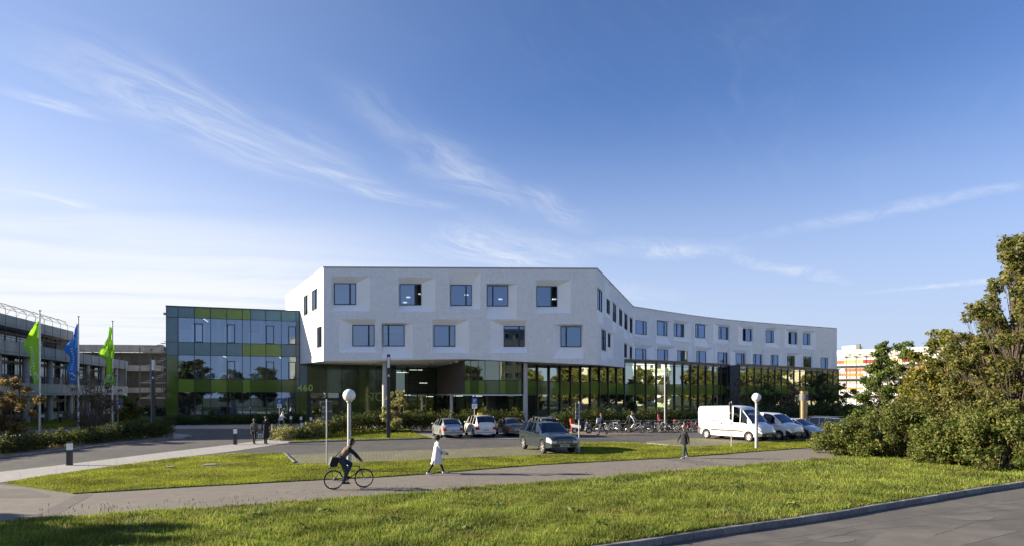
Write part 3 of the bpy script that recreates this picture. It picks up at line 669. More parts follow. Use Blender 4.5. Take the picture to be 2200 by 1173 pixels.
# entrance wall under the overhang (same line as the glass office block beside it)
P0 = Vector((-36.98, 64.7)); P1 = Vector((-24.18, 68.8)); dirG = (P1 - P0).normalized(); PE = Vector((-13.86, 72.1))
FG = Fac([tuple(P0), tuple(P1)]); FE = Fac([tuple(P1), tuple(PE)])
ue = [FE.u(x) for x in (643.5, 660.6, 701, 734, 771, 808, 850)]; zsE = [0.02, 3.42, 6.62]
def ecell(i, j):  # entrance panels: the shade under the overhang is put into their darker greens
    if j == 1: return ('panel', M_teal) if i == 0 else ('panel', (M_green2, M_green3, M_green2, M_green3, M_green2, M_green3)[i])
    if i in (1, 2): return None
    return ('panel', M_green2 if i % 2 == 0 else M_green3)
curtain(FE, ue, zsE, ecell, clinic)
dr = MB()                                                 # entrance doors
ud0, ud1 = ue[1] + .05, ue[3] - .05; um = (ud0 + ud1) / 2
for a, b, c, e in ((ud0, ud1, 2.62, 2.82), (ud0, ud0 + .28, .02, 3.4), (ud1 - .28, ud1, .02, 3.4), (um - .22, um + .22, .02, 2.62)): fbox(dr, FE, a, b, c, e, .02, .12)
W(dr, 'door_frame', M_frame, clinic)
for a, b in ((ud0 + .28, um - .22), (um + .22, ud1 - .28)):
    lf = MB(); fbox(lf, FE, a, a + .06, .05, 2.62, .04, .1); fbox(lf, FE, b - .06, b, .05, 2.62, .04, .1); fbox(lf, FE, a + .06, b - .06, .05, .2, .04, .1); fbox(lf, FE, a + .06, b - .06, 2.5, 2.62, .04, .1)
    dd = W(lf, 'door', M_frame, clinic); h = MB(); fbox(h, FE, a + .1, a + .13, .9, 1.3, -.05, .02); h.build('handle', M_coping, dd)
    g = MB(); g.quad(FE.P(a + .06, .2, .07), FE.P(b - .06, .2, .07), FE.P(b - .06, 2.5, .07), FE.P(a + .06, 2.5, .07)); g.build('pane', M_glassd, dd)
g = MB()
g.quad(FE.P(ud0 + .28, 2.82, .07), FE.P(ud1 - .28, 2.82, .07), FE.P(ud1 - .28, 3.4, .07), FE.P(ud0 + .28, 3.4, .07)); W(g, 'pane', M_glassd, clinic)
def letters(txt, size, loc, ang, m, parent, name, ext=.015, sp=1.0, bold=0.0):
    cu = bpy.data.curves.new(name, 'FONT'); cu.body = txt; cu.size = size; cu.extrude = ext; cu.space_character = sp; cu.offset = bold
    o = bpy.data.objects.new(name, cu); COL.objects.link(o)
    dg = bpy.context.evaluated_depsgraph_get(); me = bpy.data.meshes.new_from_object(o.evaluated_get(dg)); bpy.data.objects.remove(o)
    me.materials.clear(); me.materials.append(m); me.name = name
    for p in me.polygons: p.material_index = 0
    q = obj(name, me, parent); off = Vector(parent.location) if parent is not None and parent.parent is None else Vector((0, 0, 0))
    q.location = Vector(loc) - off; q.rotation_euler = (R(90), 0, ang); return q
angE = math.atan2(dirG.y, dirG.x)
p = FE.P(FE.u(639.5), 3.62, -.09); letters('460', 1.02, p, angE, M_lime, clinic, 'house_number', sp=1.12, bold=.022)
p = FE.P(FE.u(783), 2.45, -.05); letters('NC', 1.45, p, angE, M_limedk, clinic, 'lettering', sp=1.05, bold=-.012)
# concrete columns
for px, Y, z1, w in ((826, 61.2, 6.55, .22), (1128.7, 60.7, 6.4, .24), (970, 62.5, 3.25, .17), (700, 66, 6.6, .2)):
    if px == 700: continue
    X = (px - CX) * Y / F; W(MB().lathe([(w, 0), (w, z1)], 18, (X, Y, 0)), 'column', M_column, clinic, 40)
# lobby behind the entrance: glazing, ladder-like louvre, lamps
H0, H1 = tuple(PE), (-9.1, 74.0); FH = Fac([H0, H1])
uh = [0, FH.L * .28, FH.L * .52, FH.L * .76, FH.L]
curtain(FH, uh, [0.02, 2.3, 3.42, 6.6], lambda i, j: ('pane', M_glassd), clinic, .07)
lv = MB()
for k in range(15): fbox(lv, FH, uh[1] + .05, uh[2] - .05, .3 + k * .42, .36 + k * .42, -.16, -.05)
fbox(lv, FH, uh[1], uh[1] + .06, .1, 6.5, -.18, -.03); fbox(lv, FH, uh[2] - .06, uh[2], .1, 6.5, -.18, -.03)
W(lv, 'louvre', M_frame, clinic)
# timber-slatted side and glazed front of the projecting bay
BS = Fac([H1, (-4.75, 60.3)]); BF = Fac([(-4.75, 60.3), (.95, 60.44)])
bk = MB(); fbox(bk, BS, .3, BS.L - .02, 3.3, 6.62, .12, .2); W(bk, 'bay_side', M_darkroom, clinic)
ns = 34
for k in range(ns):
    u = .35 + k * (BS.L - .5) / ns; s_ = MB(); fbox(s_, BS, u, u + .16, 3.3, 6.6, -.08, .08); W(s_, 'slat', M_wood, clinic)
ub = [0.02] + [BF.u(x) for x in (1011, 1027.5, 1042, 1073, 1087, 1112)] + [BF.L]
curtain(BF, ub, [3.28, 4.66, 6.62], lambda i, j: ('panel', (M_green, M_green2)[i % 2]) if j == 0 else ('pane', M_glassd), clinic, .06)
W(plate([H1, (-4.75, 60.3), (.95, 60.44), (1.3, 61.3), (5, 68), (-5, 74)], 3.12, 3.27), 'bay_floor', M_soffit, clinic)
UB = Fac([(-9.1, 73.6), (-3.4, 67.5), (1.3, 61.3)]); uu = [i * UB.L / 9 for i in range(10)]
curtain(UB, uu, [0.02, 2.25, 3.12], lambda i, j: ('pane', M_glassd), clinic, .07)
# tall glazing with bronze fins from the front column round to the wing
B1 = Fac([(1.3, 61.2), (14.4, 77.6)]); BW1 = Fac([(14.4, 77.6), (20.4, 81.2), (32.3, 90.8)]); BW2 = Fac([(33.7, 89.6), (56.8, 108.3), (59.6, 110.5)])
def glazing(fac, n, ztop, fins, zs, gm, skip=()):
    us = [i * fac.L / n for i in range(n + 1)]
    curtain(fac, us, zs, lambda i, j: ('panel', (M_greenfilm, M_green2, M_greenfilm)[i % 3]) if j == 1 else ('pane', gm), clinic, .06)
    for i, u in enumerate(us):
        if i in skip: continue
        f = MB(); fbox(f, fac, u - .05, u + .05, 0.0, ztop - (0 if ztop < 7 else .22), -fins, -.035); W(f, 'fin', M_bronze, clinic)
glazing(B1, 10, 6.58, .14, [0.02, 3.25, 4.62, 6.55], M_glassb)
glazing(BW1, 12, 7.72, .15, [0.02, 3.16, 4.55, 7.0, 7.5], M_glassb)
glazing(BW2, 16, 7.72, .10, [0.02, 3.16, 4.55, 7.0, 7.5], M_glassb)
bm = MB(); fbox(bm, BW1, -.1, BW1.L + .3, 7.5, 7.74, -.2, -.03); fbox(bm, BW2, -.75, BW2.L + .1, 7.5, 7.74, -.2, -.03); W(bm, 'canopy_beam', M_bronze, clinic)
W(plate([(14.4, 77.6), (20.4, 81.2), (32.3, 90.8), (33.7, 89.6), (56.8, 108.3), (59.6, 110.5), (61.2, 114.3), (48.6, 108), (35.4, 100.5), (29.1, 95.8), (22.7, 90.3), (16.9, 85.8)], 7.2, 7.5), 'base_roof', M_slab, clinic)
pn = MB(); pn.hexa([(32.42, 90.9, 0), (32.25, 89.5, 0), (33.62, 89.45, 0), (33.75, 90.8, 0)], [(32.42, 90.9, 7.5), (32.25, 89.5, 7.5), (33.62, 89.45, 7.5), (33.75, 90.8, 7.5)]); W(pn, 'panel', M_dkblue, clinic)
es = Fac([(59.6, 110.5), (60.9, 113.9)]); curtain(es, [0, 1.7, es.L], [0.02, 3.16, 4.55, 7.5], lambda i, j: ('pane', M_glassb), clinic, .06)
# rooms behind the base glazing: floors, core walls, curtains, lamps
def band(fac, d0, d1, z0, z1, name, m, u0=0, u1=None): mb = MB(); fbox(mb, fac, u0, fac.L if u1 is None else u1, z0, z1, d0, d1); return W(mb, name, m, clinic)
for f in (B1, BW1, BW2):
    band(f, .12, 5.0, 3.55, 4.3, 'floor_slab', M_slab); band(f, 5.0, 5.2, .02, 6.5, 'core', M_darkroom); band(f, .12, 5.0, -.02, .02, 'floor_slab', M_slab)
rng = random.Random(5)
for f, n in ((B1, 6), (BW1, 9), (BW2, 12)):
    for k in range(n):
        u = rng.uniform(.5, f.L - 1.5); z = rng.choice((.1, 4.35)); cu = MB(); w_ = rng.uniform(.5, 1.1)
        fbox(cu, f, u, u + w_, z, z + 2.6, .25, .3); W(cu, 'curtain', M_curtain, clinic)
    for k in range(n // 2):
        u = rng.uniform(.5, f.L - 1.5); l_ = MB(); fbox(l_, f, u, u + .9, 3.3, 3.36, 1.6, 1.7); W(l_, 'ceiling_lamp', M_tube, clinic)
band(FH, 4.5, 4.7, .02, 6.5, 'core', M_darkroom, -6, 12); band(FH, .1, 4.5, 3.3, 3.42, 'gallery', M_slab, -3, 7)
for u, z, d, l in ((.6, 5.9, 2.5, 1.5), (2.0, 6.2, 1.5, 1.6), (3.4, 4.6, 2.2, 1.0), (1.2, 3.1, 1.5, .9), (4.2, 2.9, 2.0, .9)):
    mb = MB(); fbox(mb, FH, u, u + l, z, z + .06, d, d + .1); W(mb, 'ceiling_lamp', M_tube, clinic)
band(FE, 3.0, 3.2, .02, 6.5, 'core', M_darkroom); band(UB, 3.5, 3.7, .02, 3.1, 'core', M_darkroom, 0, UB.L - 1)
for u in (2, 5.5, 9): mb = MB(); fbox(mb, UB, u, u + 1.6, 3.0, 3.06, 1.0, 1.12); W(mb, 'ceiling_lamp', M_tube, clinic)
mb = MB(); fbox(mb, BF, .1, 5.6, 4.4, 6.4, 4.0, 4.1); W(mb, 'core', M_room, clinic)

# ---------------------------------------------------------------- glass office block on the left
glassb = thing('glass_office_building', 'three-storey glass office block with teal and olive panels', 'building', (-31, 70, 0))
XS = (357, 382.6, 417.7, 452.5, 487.3, 520.7, 538.5, 571.2, 604.3, 636, 643.6)
ug = [FG.u(x) for x in XS]; zg = [0.02, .97, 3.48, 4.89, 7.47, 8.86, 11.5, 12.64]
T, Gn, Dg, B_ = M_teal, M_green, M_green2, M_green3
rowp = {0: [Dg] + [B_, Dg, B_, Dg, B_, Dg, B_, Dg, Dg], 2: [Dg, Gn, Dg, Gn, Dg, Gn, Dg, Dg, Dg, T], 4: [T, T, T, T, T, Gn, Gn, Gn, T, T], 6: [T, T, Gn, Gn, Gn, Gn, T, T, T, T]}
def gcell(i, j):
    if j in rowp: return ('panel', rowp[j][i])
    if i == 0: return ('panel', (None, Dg, None, Dg, None, T)[j])
    if i == 9: return ('panel', T if j > 1 else Dg)
    if i in (2, 4, 7, 8): return None                      # bays with a side-hung sash, built below
    return ('pane', M_glass)
curtain(FG, ug, zg, gcell, glassb, .05)
def sash_bay(i, j, left=True):
    a, b = ug[i] + .03, ug[i + 1] - .03; z0, z1 = zg[j] + .03, zg[j + 1] - .03; m = a + (b - a) * (.52 if left else .48); so_, sp_ = ((a, m), (m, b)) if left else ((m, b), (a, m))
    fr = MB(); t = .07; zt = z1 - .55
    for q in ((so_[0], so_[0] + t, z0, zt), (so_[1] - t, so_[1], z0, zt), (so_[0] + t, so_[1] - t, z0, z0 + t), (so_[0] + t, so_[1] - t, zt - t, zt)): fbox(fr, FG, *q, -.035, .06)
    w = W(fr, 'window', M_frame, glassb)
    for (x0, x1, c, e) in ((so_[0] + t, so_[1] - t, z0 + t, zt - t), (so_[0], so_[1], zt + .015, z1), (sp_[0] + (.02 if left else 0), sp_[1] - (0 if left else .02), z0, z1)):
        g = MB(); g.quad(FG.P(x0, c, .03), FG.P(x1, c, .03), FG.P(x1, e, .03), FG.P(x0, e, .03)); g.build('pane', M_glass, w)
for j in (1, 3, 5):
    for i in (2, 4, 7): sash_bay(i, j)
    sash_bay(8, j, False)
cp = MB(); fbox(cp, FG, -.05, FG.L + .02, 12.62, 12.74, -.06, .3); W(cp, 'coping', M_frame, glassb)
dpt = 16.0
GP_ = [FG.P(0, 0, .02)[:2], FG.P(FG.L, 0, .02)[:2], FG.P(FG.L, 0, dpt)[:2], FG.P(0, 0, dpt)[:2]]
ins = [FG.P(.15, 0, .12)[:2], FG.P(FG.L - .1, 0, .12)[:2], FG.P(FG.L - .1, 0, dpt - .2)[:2], FG.P(.15, 0, dpt - .2)[:2]]
for z0, z1 in ((-.03, .02), (3.75, 4.25), (7.75, 8.2), (11.75, 12.2)): W(plate(ins, z0, z1), 'floor_slab', M_slab, glassb)
W(plate(shrink(GP_, .05), 12.3, 12.6), 'roof', M_darkroom, glassb)
mb = MB()
for a, b in ((GP_[1], GP_[2]), (GP_[2], GP_[3]), (GP_[3], GP_[0])): mb.quad((*a, 0), (*b, 0), (*b, 12.6), (*a, 12.6))
W(mb, 'wall', M_green3, glassb)
for z in (0.03, 4.26, 8.21): mb = MB(); fbox(mb, FG, .2, FG.L - .2, z, z + 3.4, 6.0, 6.15); W(mb, 'partition', M_room, glassb)
for j, z in ((0, 3.5), (1, 7.5), (2, 11.55)):
    for k in range(6):
        u = 1.5 + k * 1.95; mb = MB(); fbox(mb, FG, u, u + .07, z - .05, z, .8, 3.6); W(mb, 'ceiling_lamp', M_tube if (k + j) % 3 == 0 else M_reveal, glassb)
rng = random.Random(11)
for z in (0.03, 4.26, 8.21):
    for k in range(7):
        u = rng.uniform(.9, FG.L - 1.6); h = rng.choice((.75, 1.1, 1.5, 2.0)); w_ = rng.uniform(.5, 1.5); d_ = rng.uniform(.5, 3); mb = MB(); fbox(mb, FG, u, u + w_, z, z + h + .6, d_, d_ + .5)
        W(mb, rng.choice(('cabinet', 'desk', 'screen_wall')), rng.choice((M_reveal, M_room, M_curtain)), glassb)
    for u in (4.9, 9.3): mb = MB(); fbox(mb, FG, u, u + .12, z, z + 3.4, .2, 6.0); W(mb, 'partition', M_room, glassb)
ch = MB(); fbox(ch, FG, FG.u(552), FG.u(583), 12.6, 13.25, 4, 6); W(ch, 'roof_unit', M_frame, glassb)
for z in (11.75, 7.7):
    br = MB(); fbox(br, FG, -.28, -.02, z, z + .22, .05, .4); W(br, 'bracket', M_coping, glassb)

# ---------------------------------------------------------------- terraced concrete clinic far left
M_concl = mat('weathered_concrete', (.36, .355, .34), .9, var=.14, vscale=.8, bump=.3, bscale=14, stretch=(1, 1, .4))
M_concs = mat('stained_concrete', (.42, .385, .32), .9, var=.22, vscale=1.0, bump=.3, bscale=12, stretch=(1.5, 1.5, .25))
M_pipe = mat('rusty_pipe', (.11, .10, .09), .7, .3, var=.2, vscale=3)
M_dglass = glass('old_glazing', (.30, .29, .26), .14, wave=.004, gcol=(.7, .75, .8))
M_brownw = mat('timber_lintel', (.17, .115, .07), .7, var=.2, vscale=2)
M_brownp = mat('brown_infill', (.115, .095, .072), .8, var=.2, vscale=1.5)
oldc = thing('concrete_clinic', 'grey terraced concrete block with long parapets and rooftop pipe hoops', 'building', (-56, 70, 0))
FO = Fac([(-47.0, 48.0), (-64.4, 101.5)])
def seg_band(fac, z0, z1, d, n, m, name, u0=0, u1=None):
    u1 = fac.L if u1 is None else u1
    for k in range(n):
        a, b = u0 + (u1 - u0) * k / n + .02, u0 + (u1 - u0) * (k + 1) / n - .02; mb = MB(); fbox(mb, fac, a, b, z0, z1, d, d + .25); W(mb, name, m, oldc)
seg_band(FO, 3.4, 4.45, 0, 16, M_concs, 'parapet_panel'); seg_band(FO, 7.65, 8.7, 0, 14, M_concl, 'parapet_panel'); UT = FO.u(158, 3.0); seg_band(FO, 11.15, 12.15, 3.0, 9, M_concl, 'parapet_panel', 0, UT)
for z0, z1, d0, d1, ue_ in ((3.1, 3.4, .1, 18, FO.L), (7.35, 7.65, .1, 18, FO.L), (10.9, 11.15, 3.1, 18, UT)):
    mb = MB(); fbox(mb, FO, 0, ue_, z0, z1, d0, d1); W(mb, 'floor_slab', M_concl, oldc)
for z0, z1, d, n, m2, nm, u1 in ((0, 3.1, 2.6, 26, M_dglass, 'pane', FO.L), (4.45, 7.35, 1.7, 26, M_dglass, 'pane', FO.L), (8.7, 10.9, 5.0, 14, M_dglass, 'pane', UT - .5)):
    us = [k * u1 / n for k in range(n + 1)]; fm = MB()
    for u in us: fbox(fm, FO, u - .07, u + .07, z0, z1, d - .08, d + .08)
    for z in (z0 + .9, z0 + (z1 - z0) * .72): fbox(fm, FO, 0, u1, z - .05, z + .05, d - .05, d + .05)
    W(fm, 'frame', M_frame, oldc)
    mb = MB(); fbox(mb, FO, 0, u1, z0 + (z1 - z0) * .76, z0 + (z1 - z0) * .83, d - .35, d - .1); W(mb, 'lintel', M_brownw, oldc)
    for k in range(n):
        a, b = us[k] + .07, us[k + 1] - .07; zz0, zz1 = z0 + .9, z1
        pn_ = MB(); fbox(pn_, FO, a, b, z0, z0 + .9, d - .03, d + .03); W(pn_, 'spandrel_panel', M_brownp if k % 5 else M_concl, oldc)
        g = MB(); g.quad(FO.P(a, zz0, d), FO.P(b, zz0, d), FO.P(b, zz1, d), FO.P(a, zz1, d)); W(g, nm, m2, oldc)
    mb = MB(); fbox(mb, FO, 0, u1, z0, z1, d + 2, d + 2.2); W(mb, 'core', M_brownp, oldc)
for k in range(9):
    u = 2 + k * 6.4
    for z0, z1 in ((0, 3.1), (4.45, 7.35)): W(MB().lathe([(.34, z0), (.34, z1)], 14, FO.P(u, 0, 1.0)), 'column', M_concl, oldc, 40)
mb = MB(); fbox(mb, FO, FO.L - .01, FO.L + .3, 0, 8.6, .3, 16); W(mb, 'wall', M_concl, oldc)
mb = MB(); fbox(mb, FO, UT - .1, UT + .2, 8.7, 12.1, 3.3, 16); W(mb, 'wall', M_concl, oldc)
for k in range(16):                                       # rooftop hoops of thin pipe
    u = .6 + k * (UT - 1) / 16; hp = MB(); pts = [FO.P(u, 8.9, 2.75), FO.P(u, 12.7, 2.75), FO.P(u, 13.25, 3.15), FO.P(u, 13.55, 3.9), FO.P(u, 13.6, 5.2), FO.P(u, 12.2, 6.2)]
    hp.path(pts, .024, 5); hp.tube(FO.P(u, 12.75, 2.75), FO.P(u + .9, 13.5, 3.9), .025, .025, 5); W(hp, 'pipe_hoop', M_pipe, oldc)
for z, d in ((13.5, 3.9), (12.7, 2.75), (9.6, 2.75), (10.2, 2.75)): rl = MB(); rl.tube(FO.P(0, z, d), FO.P(UT, z, d), .025, .025, 5); W(rl, 'rail', M_pipe, oldc)
for z, d in ((5.1, -.2), (5.6, -.2), (9.1, -.15)): rl = MB(); rl.tube(FO.P(0, z, d), FO.P(FO.L, z, d), .022, .022, 5); W(rl, 'rail', M_pipe, oldc)
for k in range(18): rl = MB(); u = 1 + k * 3.1; rl.tube(FO.P(u, 4.4, -.2), FO.P(u, 9.2, -.2), .028, .028, 5); W(rl, 'trellis_post', M_pipe, oldc)

rear = thing('rear_clinic_block', 'low grey concrete block overgrown with creeper behind the flagpoles', 'building', (-80, 122, 0))
FR2 = Fac([(-92, 115), (-75, 116), (-67.5, 117)])
for z0, z1, d, m in ((11.2, 12.6, 0, M_concs), (7.6, 8.7, .2, M_concs), (3.4, 4.4, .2, M_concs), (0, 11.2, 1.6, M_brownp)):
    n = 8
    for k in range(n):
        mb = MB(); a, b = FR2.L * k / n + .02, FR2.L * (k + 1) / n - .02; fbox(mb, FR2, a, b, z0, z1, d, d + .3); W(mb, 'parapet_panel' if d < 1 else 'wall_panel', m, rear)
mb = MB(); fbox(mb, FR2, 0, FR2.L, 12.2, 12.4, .4, 14); W(mb, 'roof', M_concl, rear)
for k in range(10): mb = MB(); u = .8 + k * 2.6; fbox(mb, FR2, u, u + .12, 0, 11.2, .9, 1.05); W(mb, 'trellis_post', M_pipe, rear)
tower = thing('stair_tower', 'open steel stair tower with landings beside the glass block', 'tower', (-62.0, 106, 0))
for x in (-3.2, -1.1, 1.0, 3.2):
    for y in (0, 3.0): MB().box(x - .06, x + .06, y - .06, y + .06, 0, 11.2).build('post', M_pipe, tower)
for k in range(4):
    z = 2.4 + k * 2.7; MB().box(-3.2, 3.2, -.1, 3.0, z, z + .14).build('landing', M_concl, tower)
    st = MB()
    for q in range(9): st.box(-2.6 + q * .6, -2.0 + q * .6, .1, 1.1, z + .14 + q * .28 - .0, z + .24 + q * .28)
    st.build('flight', M_concl, tower); rl = MB()
    for q in range(14): rl.box(-3.2 + q * .49, -3.17 + q * .49, -.12, -.09, z + .1, z + 1.1)
    rl.box(-3.2, 3.2, -.13, -.08, z + 1.05, z + 1.12); rl.build('railing', M_pipe, tower)

# ---------------------------------------------------------------- white and orange building on the right
M_wpanel = mat('white_cladding', (.80, .79, .77), .6, var=.04, vscale=.5)
M_or = [mat('yellow_louvre', (.72, .46, .14), .6, var=.05, vscale=1), mat('orange_louvre', (.75, .25, .03), .6, var=.05, vscale=1), mat('brown_louvre', (.42, .13, .045), .6, var=.05, vscale=1), mat('dark_red_louvre', (.30, .035, .02), .6, var=.05, vscale=1)]
M_greyl = mat('grey_louvre', (.36, .35, .33), .7, var=.08, vscale=2, stretch=(.3, .3, 6))
orb = thing('orange_striped_building', 'white building with orange, yellow and red louvre strips behind the trees', 'building', (100, 160, 0))
FOr = Fac([(84, 171), (124, 135)])
bands = [(0, .45, M_wpanel), (.45, 1.7, M_wpanel), (1.75, 2.6, M_greyl), (2.65, 4.3, M_wpanel), (4.35, 4.85, M_or[1]), (4.9, 5.8, M_wpanel), (5.85, 7.1, M_greyl), (7.25, 8.0, M_greyl), (8.05, 8.5, M_or[3]), (8.55, 9.25, M_greyl), (9.3, 9.95, M_or[2]), (10.0, 10.65, M_wpanel), (10.75, 11.3, M_wpanel), (11.35, 12.2, M_or[0]), (12.25, 12.7, M_wpanel), (12.75, 13.9, M_greyl), (13.95, 15.0, M_wpanel)]
nseg = 12; rng = random.Random(3)
for bi, (z0, z1, m) in enumerate(bands):
    for k in range(nseg):
        mm = m
        if m in M_or:
            q = rng.random(); mm = m if q < .62 else (M_wpanel if q < .8 else rng.choice(M_or))
        elif m is M_greyl and rng.random() < .25: mm = M_wpanel
        a, b = FOr.L * k / nseg + .01, FOr.L * (k + 1) / nseg - .01; mb = MB(); fbox(mb, FOr, a, b, z0, z1, -.1 if mm in M_or else 0, .2); W(mb, 'panel', mm, orb)
for k in range(22): mb = MB(); u = .9 + k * 2.4; fbox(mb, FOr, u, u + .1, .5, 13.6, -1.1, -1.0); W(mb, 'mast', M_pipe, orb); mb = MB(); fbox(mb, FOr, u - .35, u + .35, 13.6, 13.72, -1.3, -.8); W(mb, 'mast_lamp', M_frame, orb)
for z in (7.15, 10.68, 2.62): mb = MB(); fbox(mb, FOr, 0, FOr.L, z, z + .1, -1.1, -.05); W(mb, 'walkway', M_coping, orb)
mb = MB(); fbox(mb, FOr, 0, FOr.L, 0, 14.9, .22, 18); W(mb, 'core', M_wpanel, orb)
mb = MB(); fbox(mb, FOr, FOr.u(1801), FOr.u(1836), 15, 16.4, 4, 9); W(mb, 'roof_unit', M_wpanel, orb)
mb = MB(); fbox(mb, FOr, FOr.u(1836) - .5, FOr.u(1840), 15, 16.8, 3.6, 5); W(mb, 'roof_unit', M_darkroom, orb)

# ---------------------------------------------------------------- houses that only show as reflections in the glass
M_tan = mat('tan_render', (.46, .40, .28), .85, var=.08, vscale=.4)
M_cream = mat('cream_render', (.82, .82, .80), .85, var=.06, vscale=.4)
M_pgreen = mat('pale_green_render', (.38, .47, .26), .85, var=.06, vscale=.4)
def block(name, label, loc, rz, L, D_, Hh, m, nb, nf, m2=None):
    t = thing(name, label, 'building', loc, rz)
    MB().box(-L / 2, L / 2, 0, D_, 0, Hh).build('wall', m, t); MB().box(-L / 2 - .3, L / 2 + .3, -.3, D_ + .3, Hh, Hh + .4).build('roof', M_coping, t)
    fh = Hh / nf; bw = L / nb
    for j in range(nf):
        if m2 is not None: MB().box(-L / 2, L / 2, -.06, -.004, j * fh + .1, j * fh + .9).build('spandrel', m2, t)
        for i in range(nb):
            x = -L / 2 + (i + .5) * bw; z = j * fh + fh * .36
            w_ = MB().box(x - bw * .22, x + bw * .22, -.05, -.003, z, z + fh * .45).build('window', M_reveal, t)
            MB().box(x - bw * .19, x + bw * .19, -.06, -.051, z + .08, z + fh * .45 - .08).build('pane', M_frame, w_)
block('apartment_block', 'tan apartment block mirrored in a lower front window', (5.2, -20, -.2), math.pi, 7.5, 8, 18, M_tan, 3, 6)
block('apartment_block', 'cream apartment block with green bands mirrored in the wing glazing', (93, 70, 0), -math.pi / 2, 30, 12, 17, M_cream, 9, 6, M_pgreen)
block('apartment_block', 'tall tan apartment block mirrored in the upper wing windows', (128, 120, 0), -math.pi / 2, 26, 12, 27, M_tan, 8, 9)

# ================================================================ vegetation
def leafmat(name, cols, transl=.42, rough=.55):
    m = bpy.data.materials.new(name); m.use_nodes = True; nt = m.node_tree; nt.nodes.clear(); L = nt.links.new
    out = nd(nt, 'ShaderNodeOutputMaterial'); b = nd(nt, 'ShaderNodeBsdfPrincipled'); b.inputs['Roughness'].default_value = rough; b.inputs['Specular IOR Level'].default_value = .3
    ge = nd(nt, 'ShaderNodeNewGeometry'); cr = nd(nt, 'ShaderNodeValToRGB'); L(ge.outputs['Random Per Island'], cr.inputs[0])
    el = cr.color_ramp.elements; n = len(cols)
    el[0].position = 0; el[0].color = (*cols[0], 1); el[1].position = 1; el[1].color = (*cols[-1], 1)
    for i in range(1, n - 1): e = el.new(i / (n - 1)); e.color = (*cols[i], 1)
    t = nd(nt, 'ShaderNodeTexCoord'); nz = nd(nt, 'ShaderNodeTexNoise'); nz.inputs['Scale'].default_value = .9; nz.inputs['Detail'].default_value = 3; L(t.outputs['Object'], nz.inputs['Vector'])
    mr = nd(nt, 'ShaderNodeMapRange'); L(nz.outputs['Fac'], mr.inputs[0]); mr.inputs[1].default_value = .3; mr.inputs[2].default_value = .7; mr.inputs[3].default_value = .72; mr.inputs[4].default_value = 1.3
    mu = nd(nt, 'ShaderNodeVectorMath', operation='SCALE'); L(cr.outputs[0], mu.inputs[0]); L(mr.outputs[0], mu.inputs['Scale'])
    L(mu.outputs[0], b.inputs['Base Color']); tr = nd(nt, 'ShaderNodeBsdfTranslucent'); L(mu.outputs[0], tr.inputs[0])
    mx = nd(nt, 'ShaderNodeMixShader'); mx.inputs[0].default_value = transl; L(b.outputs[0], mx.inputs[1]); L(tr.outputs[0], mx.inputs[2]); L(mx.outputs[0], out.inputs[0])
    MATS[name] = m; return m
L_hedge = leafmat('hedge_leaf', [(.028, .05, .006), (.05, .075, .010), (.085, .10, .018), (.15, .15, .035)])
L_dark = leafmat('dark_hedge_leaf', [(0.030, 0.054, 0.014), (0.047, 0.074, 0.019), (0.074, 0.095, 0.027)])
L_shrub = leafmat('shrub_leaf', [(.045, .08, .012), (.08, .12, .018), (.13, .17, .03), (.19, .20, .05), (.20, .14, .06)])
L_tree = leafmat('tree_leaf', [(.06, .085, .016), (.10, .125, .024), (.15, .165, .036), (.22, .20, .06), (.17, .12, .05)])
L_oak = leafmat('oak_leaf', [(0.068, 0.112, 0.021), (0.120, 0.165, 0.033), (0.180, 0.210, 0.053)])
L_maple = leafmat('maple_leaf', [(.09, .13, .022), (.13, .16, .028), (.21, .20, .035), (.28, .21, .035), (.11, .13, .025)])
L_autumn = leafmat('autumn_leaf', [(0.135, 0.112, 0.030), (0.225, 0.165, 0.045), (0.300, 0.210, 0.075), (0.135, 0.090, 0.045)])
L_brown = leafmat('brown_leaf', [(0.135, 0.090, 0.045), (0.180, 0.120, 0.068), (0.105, 0.090, 0.038), (0.225, 0.150, 0.090)])
L_pale = leafmat('pale_shrub_leaf', [(0.165, 0.180, 0.045), (0.285, 0.270, 0.083), (0.390, 0.345, 0.135), (0.150, 0.180, 0.045)])
L_willow = leafmat('willow_leaf', [(0.135, 0.150, 0.030), (0.210, 0.210, 0.045), (0.255, 0.225, 0.060)])
M_bark = mat('bark', (.075, .058, .042), .9, var=.35, vscale=6, bump=.6, bscale=25, stretch=(1, 1, .25))
M_twig = mat('grey_twig', (.11, .095, .08), .9, var=.2, vscale=8)

def leaf_arrays(C_, n, size, seed, shell=.5, droop=0.0, aspect=.55, flat=.35):
    """C_: clumps (m,6) centre+radii -> leaf quads scattered through their volumes"""
    r = np.random.default_rng(seed); C_ = np.asarray(C_, float); w = (C_[:, 3] * C_[:, 4] * C_[:, 5]) ** .6; w /= w.sum()
    k = r.choice(len(C_), n, p=w); d = r.normal(size=(n, 3)); d /= np.linalg.norm(d, axis=1)[:, None]
    rad = shell + (1 - shell) * r.random(n) ** .6; rad = np.where(r.random(n) < .25, r.random(n) ** .5, rad)
    rad *= 1 + .18 * r.normal(size=n)
    P = C_[k, :3] + d * rad[:, None] * C_[k, 3:]
    nrm = d * .6 + r.normal(size=(n, 3)) * .8; nrm[:, 2] += flat; nrm /= np.linalg.norm(nrm, axis=1)[:, None]
    a = r.normal(size=(n, 3)); a[:, 2] -= droop; a -= nrm * (a * nrm).sum(1)[:, None]; a /= np.linalg.norm(a, axis=1)[:, None]; b = np.cross(nrm, a)
    s = size * r.uniform(.45, 1.65, n)[:, None]
    V = np.stack([P - a * s, P + b * s * aspect - nrm * s * .15, P + a * s, P - b * s * aspect - nrm * s * .15], 1).reshape(-1, 3)
    return V, np.arange(4 * n).reshape(-1, 4)
